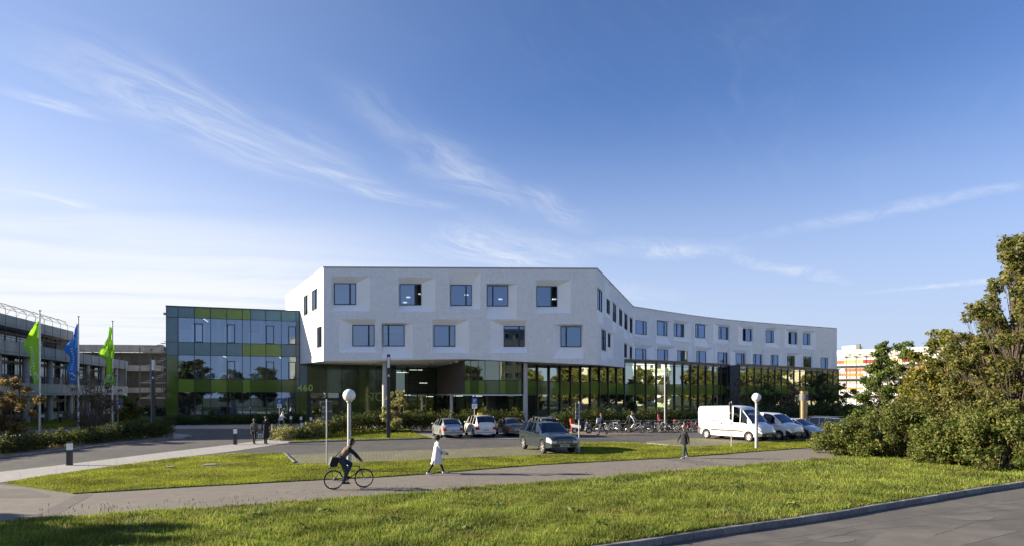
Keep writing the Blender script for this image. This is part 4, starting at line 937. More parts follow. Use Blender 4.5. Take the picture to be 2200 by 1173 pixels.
def foliage(name, C_, n, size, seed, m, parent, zmin=.02, **kw):
    V, Fq = leaf_arrays(C_, n, size, seed, **kw); V[:, 2] = np.maximum(V[:, 2], zmin); return obj(name, npmesh(name, V, Fq, m), parent)
def tree(name, label, cat, x, y, h, prof, nclump, nleaf, size, lm, seed, trunk_r=.12, base=.2, stems=1, group=None, crad=.7, z0=0.0, spread=1.0, bark=None, limbs=True, lean=0.0, **kw):
    """prof: list of (height fraction, crown radius); clumps follow that profile, limbs run to them"""
    t = thing(name, label, cat, (x, y, z0), 0, group); rg = random.Random(seed); C_ = []; bk = MB(); bark = bark or M_bark
    def rad(f):
        for (fa, ra), (fb, rb) in zip(prof, prof[1:]):
            if fa <= f <= fb: return ra + (rb - ra) * (f - fa) / (fb - fa)
        return prof[-1][1]
    axes = []
    for s in range(stems):
        an = rg.uniform(0, 6.28); off = 0 if stems == 1 else rg.uniform(.05, .3); p = Vector((math.cos(an) * off, math.sin(an) * off, -.1)); pts = [p.copy()]; k = 7
        for i in range(1, k + 1):
            f = i / k; q = Vector((p.x + math.cos(an) * f * (0 if stems == 1 else rad(.5) * .6) + rg.uniform(-.06, .06) * h * .15 + lean * f, p.y + math.sin(an) * f * (0 if stems == 1 else rad(.5) * .6) + rg.uniform(-.06, .06) * h * .15, h * .97 * f)); pts.append(q)
        tr_ = trunk_r if stems == 1 else trunk_r * rg.uniform(.5, .9)
        for i in range(k): bk.tube(pts[i], pts[i + 1], tr_ * (1 - i / k) + .012, tr_ * (1 - (i + 1) / k) + .012, 7, cap=False)
        axes.append(pts)
    for c in range(nclump):
        f = base + (1 - base) * ((c + rg.random()) / nclump); an = rg.uniform(0, 6.283); rr = rad(f) * (rg.random() ** .55); ax = rg.choice(axes)
        i = min(6, int(f * 7)); core = ax[i].lerp(ax[i + 1], f * 7 - i); cr = crad * rg.uniform(.55, 1.15) * (1 - .45 * f)
        c_ = Vector((core.x * (1 if stems == 1 else .5) + math.cos(an) * rr, core.y * (1 if stems == 1 else .5) + math.sin(an) * rr, f * h)); C_.append((*c_, cr * spread, cr * spread, cr * .72))
        if limbs:
            j = max(0, min(6, int(max(.08, f - .18 - rr / h * .5) * 7))); st = ax[j]; mid = st.lerp(c_, .55) + Vector((0, 0, -.06 * (c_ - st).length))
            w_ = .012 + trunk_r * .28 * (1 - f); bk.tube(st, mid, w_, w_ * .7, 5, cap=False); bk.tube(mid, c_, w_ * .7, .006, 5, cap=False)
            for q in range(3): e = c_ + Vector((rg.uniform(-1, 1), rg.uniform(-1, 1), rg.uniform(-.3, 1))) * cr * .9; bk.tube(mid.lerp(c_, .6), e, w_ * .35, .004, 4, cap=False)
    bk.build('trunk', bark, t, 60); foliage('crown', C_, nleaf, size, seed, lm, t, **kw); return t
def hedge(name, label, line, width, n, size, lm, seed, heights, cat='hedge', rough_=.16, core=True):
    t0 = line[0]; t = thing(name, label, cat, (t0[0], t0[1], 0)); r = np.random.default_rng(seed); C_ = []; ls = [math.dist(a, b) for a, b in zip(line, line[1:])]; T = sum(ls); k = int(T / .42)
    cm = MB()
    for i in range(k):
        u = (i + .5) / k * T; j = 0
        while j < len(ls) - 1 and u > ls[j]: u -= ls[j]; j += 1
        f = min(1, u / ls[j]); x = line[j][0] + (line[j + 1][0] - line[j][0]) * f - t0[0]; y = line[j][1] + (line[j + 1][1] - line[j][1]) * f - t0[1]; h = heights[j] + (heights[j + 1] - heights[j]) * f
        dx, dy = (line[j + 1][0] - line[j][0]) / ls[j], (line[j + 1][1] - line[j][1]) / ls[j]
        h *= 1 + rough_ * r.normal() * .6
        for q in range(3):
            o = (q - 1) * width * .33; C_.append((x - dy * o + r.normal() * .05, y + dx * o + r.normal() * .05, h * .5, .36, .36, h * .52 * (1 - .12 * (q != 1)) * (1 + .1 * r.normal())))
        if r.random() < .5: C_.append((x + r.normal() * .2, y + r.normal() * .2, h * .95, .12, .12, .2))
        for q in range(3):                                # stems
            sx, sy = x + r.normal() * width * .22, y + r.normal() * width * .22; cm.tube((sx, sy, 0), (sx + r.normal() * .12, sy + r.normal() * .12, h * .85), .014, .004, 4, cap=False)
    cm.build('stems', M_bark, t); foliage('foliage', C_, n, size, seed, lm, t, shell=.62); return t

# ---- hedges
hl = GP([(-180, 1000), (0, 974), (145, 957), (260, 946), (365, 935.5)])
hedge('hedge', 'clipped dark green hedge along the left road in front of the flagpoles', hl, .9, 30000, .05, L_hedge, 1, [.95, .95, 1.05, 1.2, 1.3])
hedge('hedge', 'low dark hedge at the foot of the teal glass block', [(-36.2, 63.0), (-30, 64.7), (-22.9, 66.6)], .8, 9000, .07, L_dark, 2, [1.0, 1.0, 1.05])
hedge('hedge', 'tall hedge rising from low rose bushes, behind the silver hatchback', [(-15.9, 43.9), (-15.0, 48), (-13.8, 51.2), (-11.5, 53.2), (-8, 53.6), (-4, 53.8), (1.0, 54)], 1.2, 34000, .06, L_hedge, 3, [.75, 1.2, 1.55, 1.75, 1.8, 1.8, 1.85])
hedge('hedge', 'tall hedge behind the parked bicycles', [(3.5, 53.6), (8, 55.2), (14, 56.3), (20, 57.5)], 1.2, 26000, .06, L_hedge, 4, [1.8, 1.9, 1.9, 1.9])
hedge('hedge', 'dark hedge under the glass wing behind the white vans', [(20.5, 58), (27, 62), (34, 66.5), (42, 71)], 1.5, 16000, .08, L_dark, 5, [2.0, 2.0, 2.1, 2.3])
hedge('rose_bush', 'pale sparse rose bush at the end of the concrete walk', [(-16.9, 42.9), (-15.6, 44.6), (-14.9, 47)], 1.3, 5200, .06, L_pale, 6, [.85, .95, 1.0], cat='bush', rough_=.3)
# ---- shrubs and trees
tree('shrub', 'upright pale yellow-green shrub beside the tall dark lamp pillar', 'shrub', -10.2, 51.6, 3.55, [(0, .5), (.35, .95), (.7, 1.15), (1, .6)], 34, 6500, .075, L_pale, 21, .06, .08, 4, crad=.5, shell=.35)
tree('shrub', 'autumn-brown shrub leaning at the left end of the hedge', 'shrub', -34.4, 41.4, 4.3, [(0, .4), (.4, 1.5), (.75, 1.8), (1, 1.0)], 46, 6800, .075, L_autumn, 22, .10, .18, 5, crad=.55, shell=.2)
tree('shrub', 'almost leafless brown shrub between the flagpoles', 'shrub', -33.0, 47.6, 5.0, [(0, .5), (.4, 1.8), (.75, 2.0), (1, 1.2)], 60, 4200, .055, L_brown, 23, .07, .12, 9, crad=.55, shell=.1, bark=M_twig)
tree('willow_bush', 'round yellow-green willow bush in front of the concrete block', 'bush', -46.5, 73, 2.9, [(0, 1.0), (.5, 1.6), (1, .8)], 30, 4200, .10, L_willow, 24, .05, .05, 4, crad=.7)
hedge('hedge', 'dark foundation planting before the stair tower', [(-60, 92), (-52, 88), (-44, 84)], 1.4, 3500, .13, L_dark, 25, [1.2, 1.5, 1.3])
tree('creeper', 'dark creeper climbing the rear concrete block', 'creeper', -75.6, 113.5, 9.0, [(0, 1.4), (.6, 1.6), (1, .8)], 40, 5000, .16, L_dark, 26, .06, .02, 3, crad=1.0)
# large shrubs and trees to the right
def bush(label, x, y, r, h, n, seed, lm=None, sz=.055):
    t = thing('shrub', label, 'shrub', (x, y, 0)); rg = random.Random(seed); C_ = []; st = MB()
    for i in range(46):
        a = rg.uniform(0, 6.283); q = rg.random() ** .5; f = rg.random(); z = h * (.1 + .82 * f); rr = r * q * (1 - .35 * f * f); c = rg.uniform(.3, .55); C_.append((rr * math.cos(a), rr * math.sin(a), z * (1 - .18 * q), c, c, c * .8))
        st.tube((rr * .3 * math.cos(a), rr * .3 * math.sin(a), 0), (rr * math.cos(a), rr * math.sin(a), z * .95), .02, .006, 4, cap=False)
    st.build('stems', M_bark, t); foliage('foliage', C_, n, sz, seed, lm or L_shrub, t, shell=.5); return t
bush('bushy shrub with reddish leaf tips beside the end of the footpath', 18.5, 33.2, 1.9, 2.2, 17000, 31)
bush('tall green shrub next in from the path end', 20.2, 31.4, 2.1, 3.0, 19000, 32)
bush('spreading shrub over the grass verge, in front of the yellowing maple', 20.8, 28.7, 1.9, 2.5, 18000, 33)
bush('dense shrub close to the road kerb', 21.5, 26.9, 1.7, 2.9, 16000, 34)
bush('dark shrub beneath the tallest tree', 23.2, 29.4, 2.2, 3.9, 16000, 35, L_tree)
bush('broad shrub standing behind the front shrubs below the maple', 22.9, 33.0, 2.4, 3.8, 16000, 36, L_tree)
tree('young_oak', 'slim conical young oak standing apart before the orange-striped building', 'tree', 24.4, 40.0, 6.7, [(0, 1.3), (.25, 1.75), (.5, 1.5), (.75, .9), (1, .25)], 60, 10500, .085, L_oak, 41, .09, .16, crad=.62, shell=.3, limbs=True)
tree('young_tree', 'thin sparse young tree behind the conical oak', 'tree', 26.8, 41.4, 6.9, [(0, 1.0), (.4, 1.6), (.7, 1.2), (1, .5)], 46, 6500, .08, L_oak, 42, .08, .25, crad=.6, shell=.2)
tree('maple_tree', 'yellowing maple with a spreading crown', 'tree', 24.9, 34.6, 6.9, [(0, 1.4), (.25, 2.4), (.55, 2.5), (.8, 1.8), (1, .8)], 110, 14000, .085, L_maple, 43, .13, .14, crad=.6, shell=.25)
tree('field_maple', 'green tree between the yellowing maple and the tallest tree', 'tree', 24.9, 32.0, 8.3, [(0, 1.4), (.3, 2.3), (.6, 2.2), (.85, 1.3), (1, .6)], 110, 13500, .08, L_tree, 46, .14, .14, crad=.6, shell=.25)
tree('field_maple', 'tallest tree, dark green with a narrow leafy top', 'tree', 24.6, 29.6, 10.9, [(0, 1.8), (.2, 3.0), (.45, 3.1), (.62, 2.3), (.75, 1.35), (.86, .75), (.94, .7), (1, .4)], 190, 27000, .078, L_tree, 44, .19, .13, crad=.62, shell=.25)
tree('field_maple', 'green tree filling the gap beyond the tallest one', 'tree', 27.6, 30.9, 8.8, [(0, 1.5), (.3, 2.8), (.6, 2.6), (1, .9)], 90, 14000, .09, L_tree, 45, .15, .12, crad=.85, shell=.3)
for i, (px, Y, h, lab) in enumerate(((1592, 68, 5.0, 'thin bare sapling before the dark blue-grey panel'), (1648, 69, 5.2, 'thin leafy sapling behind the white globe lamp'), (1700, 70, 4.6, 'thin sapling left of the steel ventilation column'), (1770, 72, 5.6, 'dark leafy young tree near the end of the glass wing'), (1815, 66, 4.4, 'small green tree past the end of the glass wing'))):
    tree('sapling', lab, 'tree', (px - CX) * Y / F, Y, h, [(0, .8), (.4, 1.6), (.8, 1.2), (1, .5)], 30, (1500, 1900, 2000, 5200, 4200)[i], .09, (L_brown, L_dark, L_brown, L_dark, L_oak)[i], 60 + i, .05, .15, 3, crad=.6, shell=.15)
tree('street_tree', 'roadside tree beyond the left edge whose shadow falls on the front lawn', 'tree', -29.5, 15.5, 7.0, [(0, 1.8), (.35, 3.0), (.7, 2.9), (1, 1.7)], 80, 20000, .17, L_tree, 70, .16, .22, crad=1.0)
bt = tree('street_tree', 'broad tree across the road, mirrored in the ground-floor glass', 'tree', -6, -24, 10, [(0, 2), (.4, 4.2), (.75, 3.6), (1, 1.5)], 60, 9000, .22, L_tree, 71, .2, .2, crad=1.6, group='trees across the road', z0=-.2)
for x, y, s in ((-34, -22, 1.0), (-22, -27, 1.15), (-14, -21, .9), (5, -30, .85), (18, -22, 1.05), (30, -28, 1.1)): dup(bt, None, (x, y, -.2), x, scale=(s, s, s))
for x, y, q in ((-54, 37.2, 'unseen tree beyond the left end of the clipped hedge, added to shade it'), (-55.5, 43.5, 'unseen tree beyond the left edge beside the concrete clinic, added to shade the hedge')): dup(bt, None, (x, y, -.05), x, q, 'trees shading the hedge', (.95, .95, .95))  # unseen trees, added so that their shade falls on the hedge
for i, (x, y, s) in enumerate(((74, 52, .8), (78, 62, .9), (77, 72, .75), (80, 82, .9), (86, 94, .85), (74, 90, 1.0), (84, 104, 1.15), (92, 116, 1.15), (108, 100, 1.0), (112, 110, 1.1), (108, 120, 1.0), (64, 78, .7), (70, 98, .9))):
    q = dup(bt, None, (x, y, 0), x * 3, 'tree before the cream apartment block, mirrored in the wing glazing', 'trees before the apartments', scale=(s, s, s))

# ---- grass blades
def blades(name, poly, dens, hgt, wid, m, seed, z, hole=None, ymax=None, fall=None, label=None, clump=.5):
    """single-triangle blades scattered over a plan polygon; density thins out with distance"""
    r = np.random.default_rng(seed); tris = [[poly[i] for i in t] for t in fill(poly)]; out = []
    for a, b, c in tris:
        ar = abs((b[0] - a[0]) * (c[1] - a[1]) - (b[1] - a[1]) * (c[0] - a[0])) / 2; n = int(ar * dens)
        if n < 1: continue
        u, v = r.random(n), r.random(n); fl = u + v > 1; u[fl] = 1 - u[fl]; v[fl] = 1 - v[fl]
        out.append(np.stack([a[0] + (b[0] - a[0]) * u + (c[0] - a[0]) * v, a[1] + (b[1] - a[1]) * u + (c[1] - a[1]) * v], 1))
    P = np.concatenate(out); dist = np.hypot(P[:, 0], P[:, 1])
    if fall: P = P[r.random(len(P)) < np.clip((fall / dist) ** 1.6, 0, 1)]
    if clump > .5:                                         # thin, worn spots
        wv = np.sin(P[:, 0] * .83 + 1.7 * np.sin(P[:, 1] * .61)) + np.sin(P[:, 1] * 1.07 + 1.3 * np.sin(P[:, 0] * .47 + 2)) + .5 * np.sin(P[:, 0] * 2.9 + P[:, 1] * 2.1); P = P[(wv > -1.15) | (r.random(len(P)) < .35)]
    vis = (np.abs(P[:, 0]) < P[:, 1] * .93 + 2.5); P = P[vis]; n = len(P); dist = np.hypot(P[:, 0], P[:, 1])
    lum = np.sin(P[:, 0] * 1.7 + np.sin(P[:, 1] * 2.3)) * np.sin(P[:, 1] * 1.9 + 1.3 * np.sin(P[:, 0] * .9)) + .6 * np.sin(P[:, 0] * 5.1 + P[:, 1] * 3.7) * np.sin(P[:, 1] * 6.3 - P[:, 0] * 2.2)
    h = hgt * r.uniform(.5, 1.25, n) * (1 + clump * .45 * lum); tall = r.random(n) < .012; h[tall] *= 2.1; w = wid * r.uniform(.7, 1.3, n) * np.clip(dist / 18, 1, 2.6)
    an = r.uniform(0, 2 * np.pi, n); le = r.uniform(0, 2 * np.pi, n); lean = r.uniform(.1, .75, n) * h
    V = np.zeros((n, 3, 3)); V[:, 0, 0] = P[:, 0] + np.cos(an) * w; V[:, 0, 1] = P[:, 1] + np.sin(an) * w; V[:, 1, 0] = P[:, 0] - np.cos(an) * w; V[:, 1, 1] = P[:, 1] - np.sin(an) * w
    V[:, 2, 0] = P[:, 0] + np.cos(le) * lean; V[:, 2, 1] = P[:, 1] + np.sin(le) * lean; V[:, :2, 2] = z; V[:, 2, 2] = z + h
    return obj(name, npmesh(name, V.reshape(-1, 3), np.arange(3 * n).reshape(-1, 3), m, 3), None, label, 'grass', kind='stuff')
def grassmat(name, cols, transl=.45, dry=.6):
    m = leafmat(name, cols, transl, .6); nt = m.node_tree; n = [q for q in nt.nodes if q.type == 'TEX_NOISE'][0]; n.inputs['Scale'].default_value = .55; n.inputs['Detail'].default_value = 7
    mr = [q for q in nt.nodes if q.type == 'MAP_RANGE'][0]; mr.inputs[3].default_value = .5; mr.inputs[4].default_value = 1.5
    sc_ = [q for q in nt.nodes if q.type == 'VECT_MATH'][0]; tcn = [q for q in nt.nodes if q.type == 'TEX_COORD'][0]
    n2 = nd(nt, 'ShaderNodeTexNoise'); n2.inputs['Scale'].default_value = .33; n2.inputs['Detail'].default_value = 6; n2.inputs['Roughness'].default_value = .7; nt.links.new(tcn.outputs['Object'], n2.inputs['Vector'])
    r2 = nd(nt, 'ShaderNodeMapRange'); nt.links.new(n2.outputs['Fac'], r2.inputs[0]); r2.inputs[1].default_value = .50; r2.inputs[2].default_value = .72; r2.inputs[4].default_value = dry
    m2 = nd(nt, 'ShaderNodeMix', data_type='RGBA'); nt.links.new(r2.outputs[0], m2.inputs[0]); nt.links.new(sc_.outputs[0], m2.inputs[6]); m2.inputs[7].default_value = (.27, .23, .075, 1)
    for q in nt.nodes:
        if q.type == 'BSDF_PRINCIPLED': nt.links.new(m2.outputs[2], q.inputs['Base Color'])
        if q.type == 'BSDF_TRANSLUCENT': nt.links.new(m2.outputs[2], q.inputs[0])
    return m
G_rough = grassmat('rough_grass_blade', [(.05, .10, .008), (.11, .18, .014), (.18, .245, .022), (.34, .33, .09), (.22, .25, .04)])
G_lawn = grassmat('mown_grass_blade', [(.13, .175, .010), (.18, .22, .013), (.22, .25, .022), (.25, .235, .04)], .45, .3)
blades('grass', LAWN_A, 1500, .105, .0105, G_rough, 1, .02, fall=15.5, label='rough foreground grass between the road kerb and the footpath', clump=.8)
blades('grass', LAWN_B, 1000, .05, .009, G_lawn, 2, .035, fall=24, label='mown grass strip between the footpath and the parking bays', clump=.35)
blades('grass', LAWN_C, 420, .055, .016, G_lawn, 3, .035, label='mown grass corner under the tall dark lamp pillar')
blades('grass', LAWN_E, 90, .07, .03, G_lawn, 4, .03, label='shaded grass before the concrete block')
# broad-leaved weeds and dry stalks in the rough grass
M_weed = leafmat('weed_leaf', [(.10, .16, .03), (.15, .21, .04), (.20, .24, .08)], .45)
M_stalk = mat('dry_stalk', (.20, .16, .08), .9)
rg = random.Random(8); C_ = []
for px, py in ((1025, 1063), (1026, 1106), (1075, 1090), (1415, 1148), (1130, 1098), (1580, 1050), (1600, 1048), (1660, 1040), (700, 1100), (560, 1110), (300, 1145), (820, 1120), (1235, 1100), (1560, 1104), (1310, 1135), (1690, 1090), (980, 1140), (640, 1140)):
    X, Y = G(px, py)
    for k in range(5): C_.append((X + rg.uniform(-.25, .25), Y + rg.uniform(-.25, .25), .08, .13, .13, .07))
V, Fq = leaf_arrays(C_, 1000, .055, 9, flat=.9); V[:, 2] = np.maximum(V[:, 2], .025); obj('weeds', npmesh('weeds', V, Fq, M_weed), None, 'broad-leaved weeds scattered through the rough grass', 'weeds', kind='stuff')
sm = MB()
for k in range(170):
    i = rg.randrange(3, len(PATH_LO) - 2); a, b = PATH_LO[i], PATH_LO[i + 1]; f = rg.random(); x, y = a[0] + (b[0] - a[0]) * f + rg.uniform(-.1, .1), a[1] + (b[1] - a[1]) * f - abs(rg.gauss(0, .35)) - .05
    h = rg.uniform(.12, .36); dx, dy = rg.uniform(-.12, .12), rg.uniform(-.12, .12); sm.tube((x, y, .02), (x + dx, y + dy, h), .004, .002, 3, cap=False); sm.tube((x + dx, y + dy, h), (x + dx * 1.3, y + dy * 1.3, h + .07), .009, .003, 4, cap=False)
sm.build('dry_stalks', M_stalk, label='dry seed stalks along the lower edge of the footpath', cat='grass', kind='stuff')

rl_ = np.random.default_rng(12); nL = 900; PX = rl_.uniform(1250, 2150, nL); PY = 1173 - (1173 - 985) * rl_.random(nL) ** .8; Pg = np.array([G(a, b) for a, b in zip(PX, PY)])
ok = np.array([(p[1] > 22.8 + (p[0] - 18.9) * .53 if p[0] > 18.9 else p[1] > 13.7 + (p[0] - 2.08) * .545) for p in Pg]); Pg = Pg[ok]
V, Fq = leaf_arrays([(p[0], p[1], .085, .02, .02, .02) for p in Pg], len(Pg) * 2, .03, 13, flat=2.0); obj('fallen_leaves', npmesh('fallen_leaves', V, Fq, L_autumn), None, 'fallen brown leaves lying in the rough grass', 'leaves', kind='stuff')

# ================================================================ street furniture
M_galv = mat('galvanised_steel', (.42, .43, .44), .45, .5, var=.1, vscale=6)
M_anth = mat('anthracite_metal', (.040, .042, .047), .5, .2, var=.1, vscale=4)
M_lens = mat('white_lamp_lens', (.82, .82, .78), .35)
M_globe = mat('opal_globe', (.86, .86, .83), .25, coat=.3)
M_alu = mat('aluminium_pole', (.52, .53, .54), .38, .6, var=.05, vscale=3)
M_fgreen = mat('lime_flag_cloth', (.30, .62, .03), .75, transl=.5, var=.08, vscale=2)
M_fblue = mat('blue_flag_cloth', (.045, .20, .60), .75, transl=.45, var=.08, vscale=2)
M_fwhite = mat('white_flag_print', (.75, .78, .75), .8)
M_sblue = mat('sign_blue', (.02, .10, .42), .5); M_swhite = mat('sign_white', (.72, .72, .70), .5)
M_sgrey = mat('sign_board_grey', (.075, .082, .09), .5, .1)
M_pbox = mat('red_orange_enamel', (.55, .075, .025), .45)
M_brass = mat('bronze_steel', (.36, .27, .16), .32, .85, var=.12, vscale=4, stretch=(6, 6, .3))

def globe_lamp(label, px, Y, H_, D_):
    X = (px - CX) * Y / F; t = thing('globe_lamp', label, 'street lamp', (X, Y, .03), 0, 'white globe lamps'); r = D_ / 2
    MB().lathe([(.10, 0), (.10, .7), (.082, .72), (.078, H_ - D_ - .1), (.078, H_ - D_ + .02)], 16).build('pole', M_galv, t, 40)
    MB().lathe([(.078, H_ - D_ - .06), (.12, H_ - D_ - .02), (.12, H_ - D_ + .05), (.05, H_ - D_ + .06)], 16).build('collar', M_galv, t, 40)
    MB().ball((0, 0, H_ - r), r, 28, 18).build('globe', M_globe, t, 180); MB().box(-.03, .03, -.108, -.08, .45, .66).build('service_door', M_galv, t)
globe_lamp('white globe lamp on a grey pole behind the cyclist', 750.3, 25.9, 3.53, .535)
globe_lamp('white globe lamp on a grey pole beside the long white van', 1625.3, 36.7, 3.36, .535)
globe_lamp('small distant globe lamp near the concrete block', 268.5, 78, 3.3, .5)
def pillar_lamp(label, px, Y, H_, w):
    X = (px - CX) * Y / F; t = thing('pillar_lamp', label, 'street lamp', (X, Y, .03), R(8), 'tall lamp pillars'); h = w / 2
    MB().box(-h, h, -h, h, 0, H_ - 1.0).build('shaft', M_anth, t); MB().box(-h + .015, h - .015, -h + .015, h - .015, H_ - 1.0, H_ - .2).build('lens', M_lens, t)
    for x, y in ((-h, -h), (h - .02, -h), (-h, h - .02), (h - .02, h - .02)): MB().box(x, x + .02, y, y + .02, H_ - 1.0, H_ - .2).build('corner_rod', M_anth, t)
    MB().box(-h, h, -h, h, H_ - .2, H_).build('cap', M_anth, t); MB().box(-.05, .06, -h - .012, -h, H_ - 1.65, H_ - 1.5).build('plate', M_swhite, t)
    MB().box(-h - .02, -h, -h + .004, h - .004, .02, H_ - .02).build('light_edge', M_galv, t)
pillar_lamp('tall dark lamp pillar standing on the grass corner', 835, 44.8, 6.22, .22)
pillar_lamp('tall lamp pillar among the parked bicycles', 1430.5, 54.4, 5.85, .2)
pillar_lamp('tall dark lamp pillar behind the left hedge', 329.5, 46.5, 6.1, .22)
for px in (326,):
    pass
# flagpoles and flags
def smoothstep(a, b, x): t = max(0, min(1, (x - a) / (b - a))); return t * t * (3 - 2 * t)
def lerp_list(L_, t):
    for (a, va), (b, vb) in zip(L_, L_[1:]):
        if t <= b: return va + (vb - va) * smoothstep(a, b, t)
    return L_[-1][1]
def flag(label, plabel, px, Y, H_, m, prof, ztop, zbot, seed, both=0.0):
    X = (px - CX) * Y / F; p = thing('flagpole', plabel, 'flagpole', (X, Y, .03), 0, 'flagpoles')
    MB().lathe([(.085, 0), (.078, 3), (.06, H_)], 14).build('pole', M_alu, p, 60); MB().lathe([(.001, H_ + .09), (.12, H_ + .08), (.12, H_ + .02), (.06, H_)], 14).build('cap', M_alu, p, 40)
    t = thing('flag', label, 'flag', (X, Y, zbot), 0); nu, nv = 16, 44; V = []; rg = random.Random(seed); ph = [rg.uniform(0, 6) for _ in range(4)]
    def pt(u, v):
        l = lerp_list([(a, b) for a, b, c in prof], v); rr = lerp_list([(a, c) for a, b, c in prof], v); x = -.075 - l * u + rr * u * (u > 0)
        x = -.075 + (-l) * u if rr == 0 else (.0 - l * (1 - u) + rr * u)
        dep = .16 * math.sin(u * 9 + v * 7 + ph[0]) * (u if rr == 0 else 1) + .10 * math.sin(v * 17 + u * 4 + ph[1]) * (u if rr == 0 else 1) + .05 * math.sin(u * 21 - v * 11 + ph[2]) * (u if rr == 0 else 1)
        return (x, (-.12 if rr else 0) - abs(dep) * .6 + dep * .5, (ztop - zbot) * (1 - v) - .12 * u * math.sin(v * 6))
    for j in range(nv + 1):
        for i in range(nu + 1): V.append(pt(i / nu, j / nv))
    mb = MB(); mb.add(V, [(j * (nu + 1) + i, j * (nu + 1) + i + 1, (j + 1) * (nu + 1) + i + 1, (j + 1) * (nu + 1) + i) for j in range(nv) for i in range(nu)])
    mb.build('cloth', m, t, 80)
    def stroke_uv(pts, w):                                 # printed line following the cloth, just in front
        s = MB(); q = []
        for (u, v), (u2, v2) in zip(pts, pts[1:]):
            a = Vector(pt(u, v)); b = Vector(pt(u2, v2)); d = b - a
            if d.length < 1e-4: continue
            n = Vector((-d.z, 0, d.x)).normalized() * w / 2; o = Vector((0, -.02, 0))
            s.quad(a - n + o, a + n + o, b + n + o, b - n + o)
        return s
    logo = MB(); ring_ = stroke_uv([(.5 + .30 * math.cos(a), .885 + .055 * math.sin(a)) for a in [k * math.pi / 12 for k in range(25)]], .05); ring_.build('printed_ring', M_fwhite, t)
    stroke_uv([(.30 + .05 * k, .86 + .02 * math.sin(k)) for k in range(7)], .07).build('printed_swoosh', M_fwhite, t)
    wd = MB()
    for k in range(9): s = stroke_uv([(.42, .76 - k * .045), (.64, .775 - k * .045), (.45, .785 - k * .045)], .03); wd.add(s.v, s.f)
    wd.build('printed_word', M_fwhite, t)
g1 = [(0, .05, 0), (.06, .22, 0), (.37, 1.22, 0), (.60, .68, 0), (.70, .72, 0), (.95, .42, 0), (1, .42, 0)]
flag('lime green flag on the pole beside the brown shrub', 'aluminium flagpole carrying the lime flag next to the brown shrub', 85.5, 48.8, 9.95, M_fgreen, g1, 9.2, 4.15, 1)
g2 = [(0, .05, 0), (.1, .25, 0), (.42, .95, 0), (.58, .62, 0), (.78, .9, 0), (.95, .62, 0), (1, .6, 0)]
flag('blue flag with white print', 'aluminium flagpole carrying the blue flag', 168.3, 53.0, 10.0, M_fblue, g2, 9.45, 4.2, 2)
g3 = [(0, .05, .02), (.08, .15, .04), (.33, .7, .22), (.44, 1.0, .28), (.62, .45, .05), (.78, .5, .12), (.94, .6, .42), (1, .6, .5)]
flag('lime green flag with a white ring, close to the glass block', 'aluminium flagpole carrying the lime flag nearer the glass block', 241.5, 56.5, 10.0, M_fgreen, g3, 9.5, 4.1, 3)
# bollard lights
def bollard(label, px, Y, X=None, H_=1.08, src=[None]):
    X = (px - CX) * Y / F; loc = (X, Y, .01)
    if src[0] is None:
        t = thing('bollard_light', label, 'bollard', loc, R(6), 'bollard lights'); w = .095
        MB().box(-w, w, -w, w, 0, .72).build('post', M_anth, t); MB().box(-w + .004, w - .004, -w + .004, w - .004, .72, 1.03).build('lens', M_lens, t); MB().box(-w, w, -w, w, 1.03, 1.08).build('cap', M_anth, t); MB().box(-w - .02, w + .02, -w - .02, w + .02, -.02, .012).build('base_plate', M_anth, t)
        src[0] = t; return t
    return dup(src[0], None, loc, R(6), label)
bollard('bollard light standing alone on the concrete walk beside the lawn', 149.5, 28.3)
bollard('bollard light on the walk next to the walking couple', 505.5, 39.6)
bollard('bollard light half hidden behind the man in the dark coat', 583, 43.4)
bollard('bollard light rising out of the pale rose bush', 648.7, 47.2)
bollard('bollard light in front of the low hedge, next to the man in white', 625.2, 61.2)
bollard('bollard light left of the entrance doors', 646.8, 60.0)
bollard('bollard light right before the entrance doors', 668, 58.5)
bollard('bollard light behind the hedge before the entrance', 689.5, 52.6)
bollard('bollard light behind the hedge beside the information sign', 699, 51.5)
for px, Y, lab in ((92, 66, 'dark bollard near the concrete block, by the lime flag pole'), (130, 68, 'dark bollard near the concrete block, by the blue flag pole')): bollard(lab, px, Y)
# information boards
def board(label, px, Y, w, z0, zm, z1, rz):
    X = (px - CX) * Y / F; t = thing('information_sign', label, 'sign', (X, Y, .02), rz, 'information signs'); MB().lathe([(.032, 0), (.032, z1 + .1), (.001, z1 + .1)], 12).build('pole', M_galv, t, 40)
    for a, b in ((z0, zm - .03), (zm + .03, z1)):
        p = MB().box(-w / 2, w / 2, .036, .07, a, b).build('board', M_sgrey, t); MB().box(-w / 2, w / 2, .03, .075, b, b + .02).build('rail', M_galv, p); MB().box(-w / 2, w / 2, .03, .075, a - .02, a).build('rail', M_galv, p)
        for k, ww in enumerate((.06, .12, .09)): MB().box(-w / 2 + .04, -w / 2 + .04 + ww, .030, .0355, a + .08 + k * .05, a + .10 + k * .05).build('printed_line', M_swhite, p)
board('grey information sign on a thin pole beside the globe lamp', 702, 28.2, .49, 2.1, 2.52, 2.98, R(4))
board('grey information sign on a thin pole beside the dark estate car', 1244, 33.7, .40, 1.95, 2.32, 2.8, R(28))
board('grey information sign in front of the long white van', 1571.5, 37.9, .40, 1.72, 2.12, 2.75, R(48))
